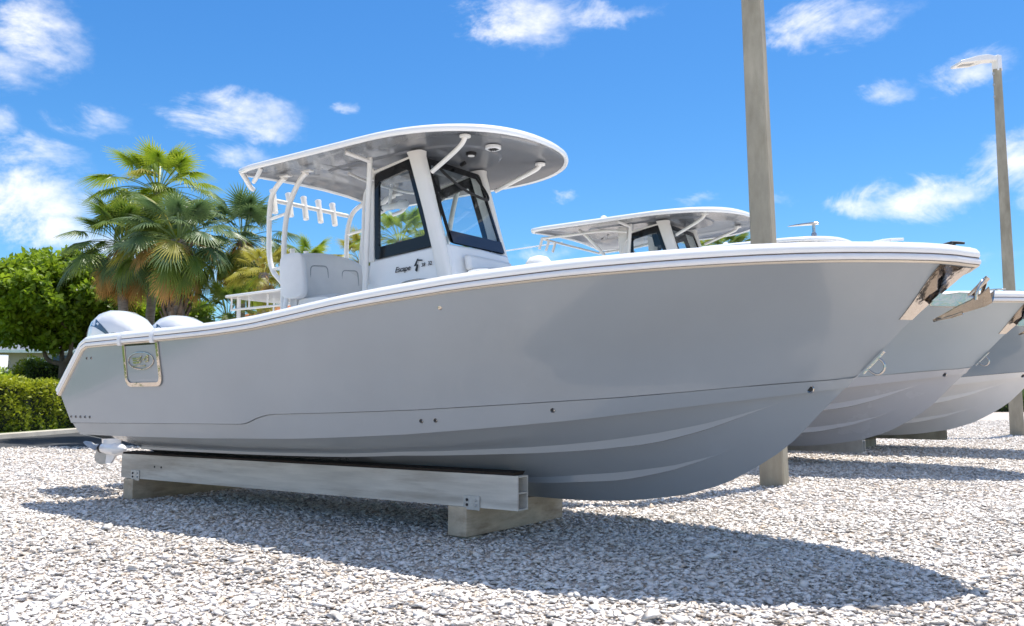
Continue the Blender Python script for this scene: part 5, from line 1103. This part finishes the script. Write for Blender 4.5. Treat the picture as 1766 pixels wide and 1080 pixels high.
def car(x, y, z, rz, label):
    root = empty('parked_car', (x, y, z), rz); tag(root, label, 'car')
    prof = [(-2.3, .45), (-2.32, .85), (-2.25, 1.05), (-2.1, 1.62), (-1.9, 1.74), (.3, 1.76), (.55, 1.70), (1.15, 1.12), (2.2, 1.0), (2.38, .8), (2.38, .42)]
    b = MB(); n = len(prof)
    R_ = []
    for yy, k in ((-.93, .0), (-.95, .0), (.95, 0), (.93, 0)):
        R_.append([(px, yy * (1 if pz < 1.1 else .84), pz) for px, pz in prof])
    b.loft(R_); b.build('body', M['carpaint'], root, smooth=30, bevel=.03)
    for sg in (1, -1):
        for q in ([(-2.02, 1.12), (-1.9, 1.6), (-.95, 1.64), (-.95, 1.1)], [(-.87, 1.1), (-.87, 1.64), (.1, 1.64), (.1, 1.1)], [(.18, 1.1), (.18, 1.62), (.48, 1.6), (.98, 1.1)]):
            g = MB(); g.prism([(a, sg * ((.955 if c < 1.2 else .81) + .004), c) for a, c in q], (0, sg * .01, 0)); g.build('window', M['carglass'], root, smooth=0)
        for wx in (-1.45, 1.5):
            wz = MB(); wz.lathe((wx, sg * .80, .36), (0, sg, 0), [(.2, 0), (.36, .01), (.36, .18), (.22, .2)], 20); wo = wz.build('wheel', M['tyre'], root); wz = MB(); wz.lathe((wx, sg * .98, .36), (0, sg, 0), [(.21, 0), (.19, .02), (.05, .03)], 16); wz.build('rim', M['galv'], wo)
        g = MB(); g.box((-2.31, sg * .75, .98), (.05, .26, .2)); g.build('tail_light', M['red'], root)
        g = MB(); g.box((2.33, sg * .7, .8), (.06, .3, .14)); g.build('headlight', M['galv'], root)
    g = MB(); g.prism([(-2.262, -.7, 1.12), (-2.262, .7, 1.12), (-2.13, .66, 1.58), (-2.13, -.66, 1.58)], (-.012, 0, 0)); g.build('rear_window', M['carglass'], root, smooth=0)
car(-17.4, 37.3, 1.28, R(20), 'white parked car partly hidden behind the tree and the boat stern')
car(-23.2, 38.5, 1.28, R(-60), 'white parked car at the left edge behind the shrubs')

# ------------------------------------------------------------------ small work boat with roof and railings behind the stern
def far_boat():
    p = PX(437, 530, 17.5); root = empty('covered_boat', (p[0] + .85, 18.2, 0), ROTZ); tag(root, 'white boat top with railings seen between the motors and the helm bench', 'boat')
    z = lambda yy: PX(437, yy, 17.5)[2]
    b = MB(); R_ = []
    for (x, w, zk, zs) in ((-3.4, 1.15, .5, 1.6), (-1, 1.25, .45, 1.62), (1.5, 1.1, .5, 1.7), (2.8, .6, .8, 1.8), (3.4, .04, 1.5, 1.9)):
        R_.append([(x, 0, zk), (x, w * .85, zk + .35), (x, w, zs), (x, -w, zs), (x, -w * .85, zk + .35)])
    b.loft(R_); b.build('hull', M['white'], root, smooth=30)
    zt = z(507)
    b = MB(); b.loft([[(x, -w, zt + d), (x, w, zt + d), (x, w, zt + d + .055), (x, -w, zt + d + .055)] for x, w, d in ((-1.4, .95, 0), (-1.3, 1.0, 0.0), (1.2, .95, .03), (1.5, .8, .02))]); b.build('roof', M['white'], root, bevel=.02)
    for x in (-1.1, .9):
        for y in (-.8, .8):
            b = MB(); b.tube([(x, y, 1.5), (x, y * 1.02, zt)], .042); b.build('post', M['powder'], root, smooth=50)
    b = MB(); b.tube([(-1.3, -.85, zt - .25), (1.1, -.85, zt - .25)], .025); b.tube([(-1.3, .85, zt - .25), (1.1, .85, zt - .25)], .025); b.build('side_rail', M['powder'], root, smooth=50)
    for x in (-1.3, -.7, -.1, .5, 1.1):
        for y in (-.85, .85): b = MB(); b.tube([(x, y, zt - .25), (x, y, zt)], .02); b.build('stanchion', M['powder'], root)
    b = MB(); b.tube([(-1.9, .7, zt - .2), (-1.85, .7, zt + .2), (-1.7, .7, zt + .26), (-.4, .7, zt + .26)], .02)
    for x in (-1.5, -1.1, -.7): b.tube([(x, .7, zt + .05), (x, .7, zt + .26)], .014)
    b.build('top_rail', M['powder'], root, smooth=50)
    for q in (-.5, .3): b = MB(); b.box((q, 0, 2.2), (.5, .7, 1.3)); b.build('console', M['white'], root, bevel=.04)
    b = MB()
    for (sx, w, z0, z1) in ((-4.6, .28, 0, .5), ): pass
    for x in (-2.2, 1.4):
        b = MB(); b.box((x, 0, .23), (.35, 2.2, .45)); b.build('cradle', M['concrete'], root, smooth=0)
far_boat()

# far row of vegetation closing the horizon
def treeline():
    n = 9000; x = rng.uniform(-120, 160, n); y = 118 + rng.uniform(-6, 6, n); z = rng.uniform(.2, 1, n) ** .8 * (3.2 + .8 * np.sin(x * .21) + .6 * np.sin(x * .57)) * rng.uniform(.5, 1, n)
    o = leaves(n, np.stack([x, y, z], -1), .7, M['hedged'], 'distant_greenery'); tag(o, 'low band of greenery along the horizon behind the yard', 'greenery', kind='stuff')
treeline()
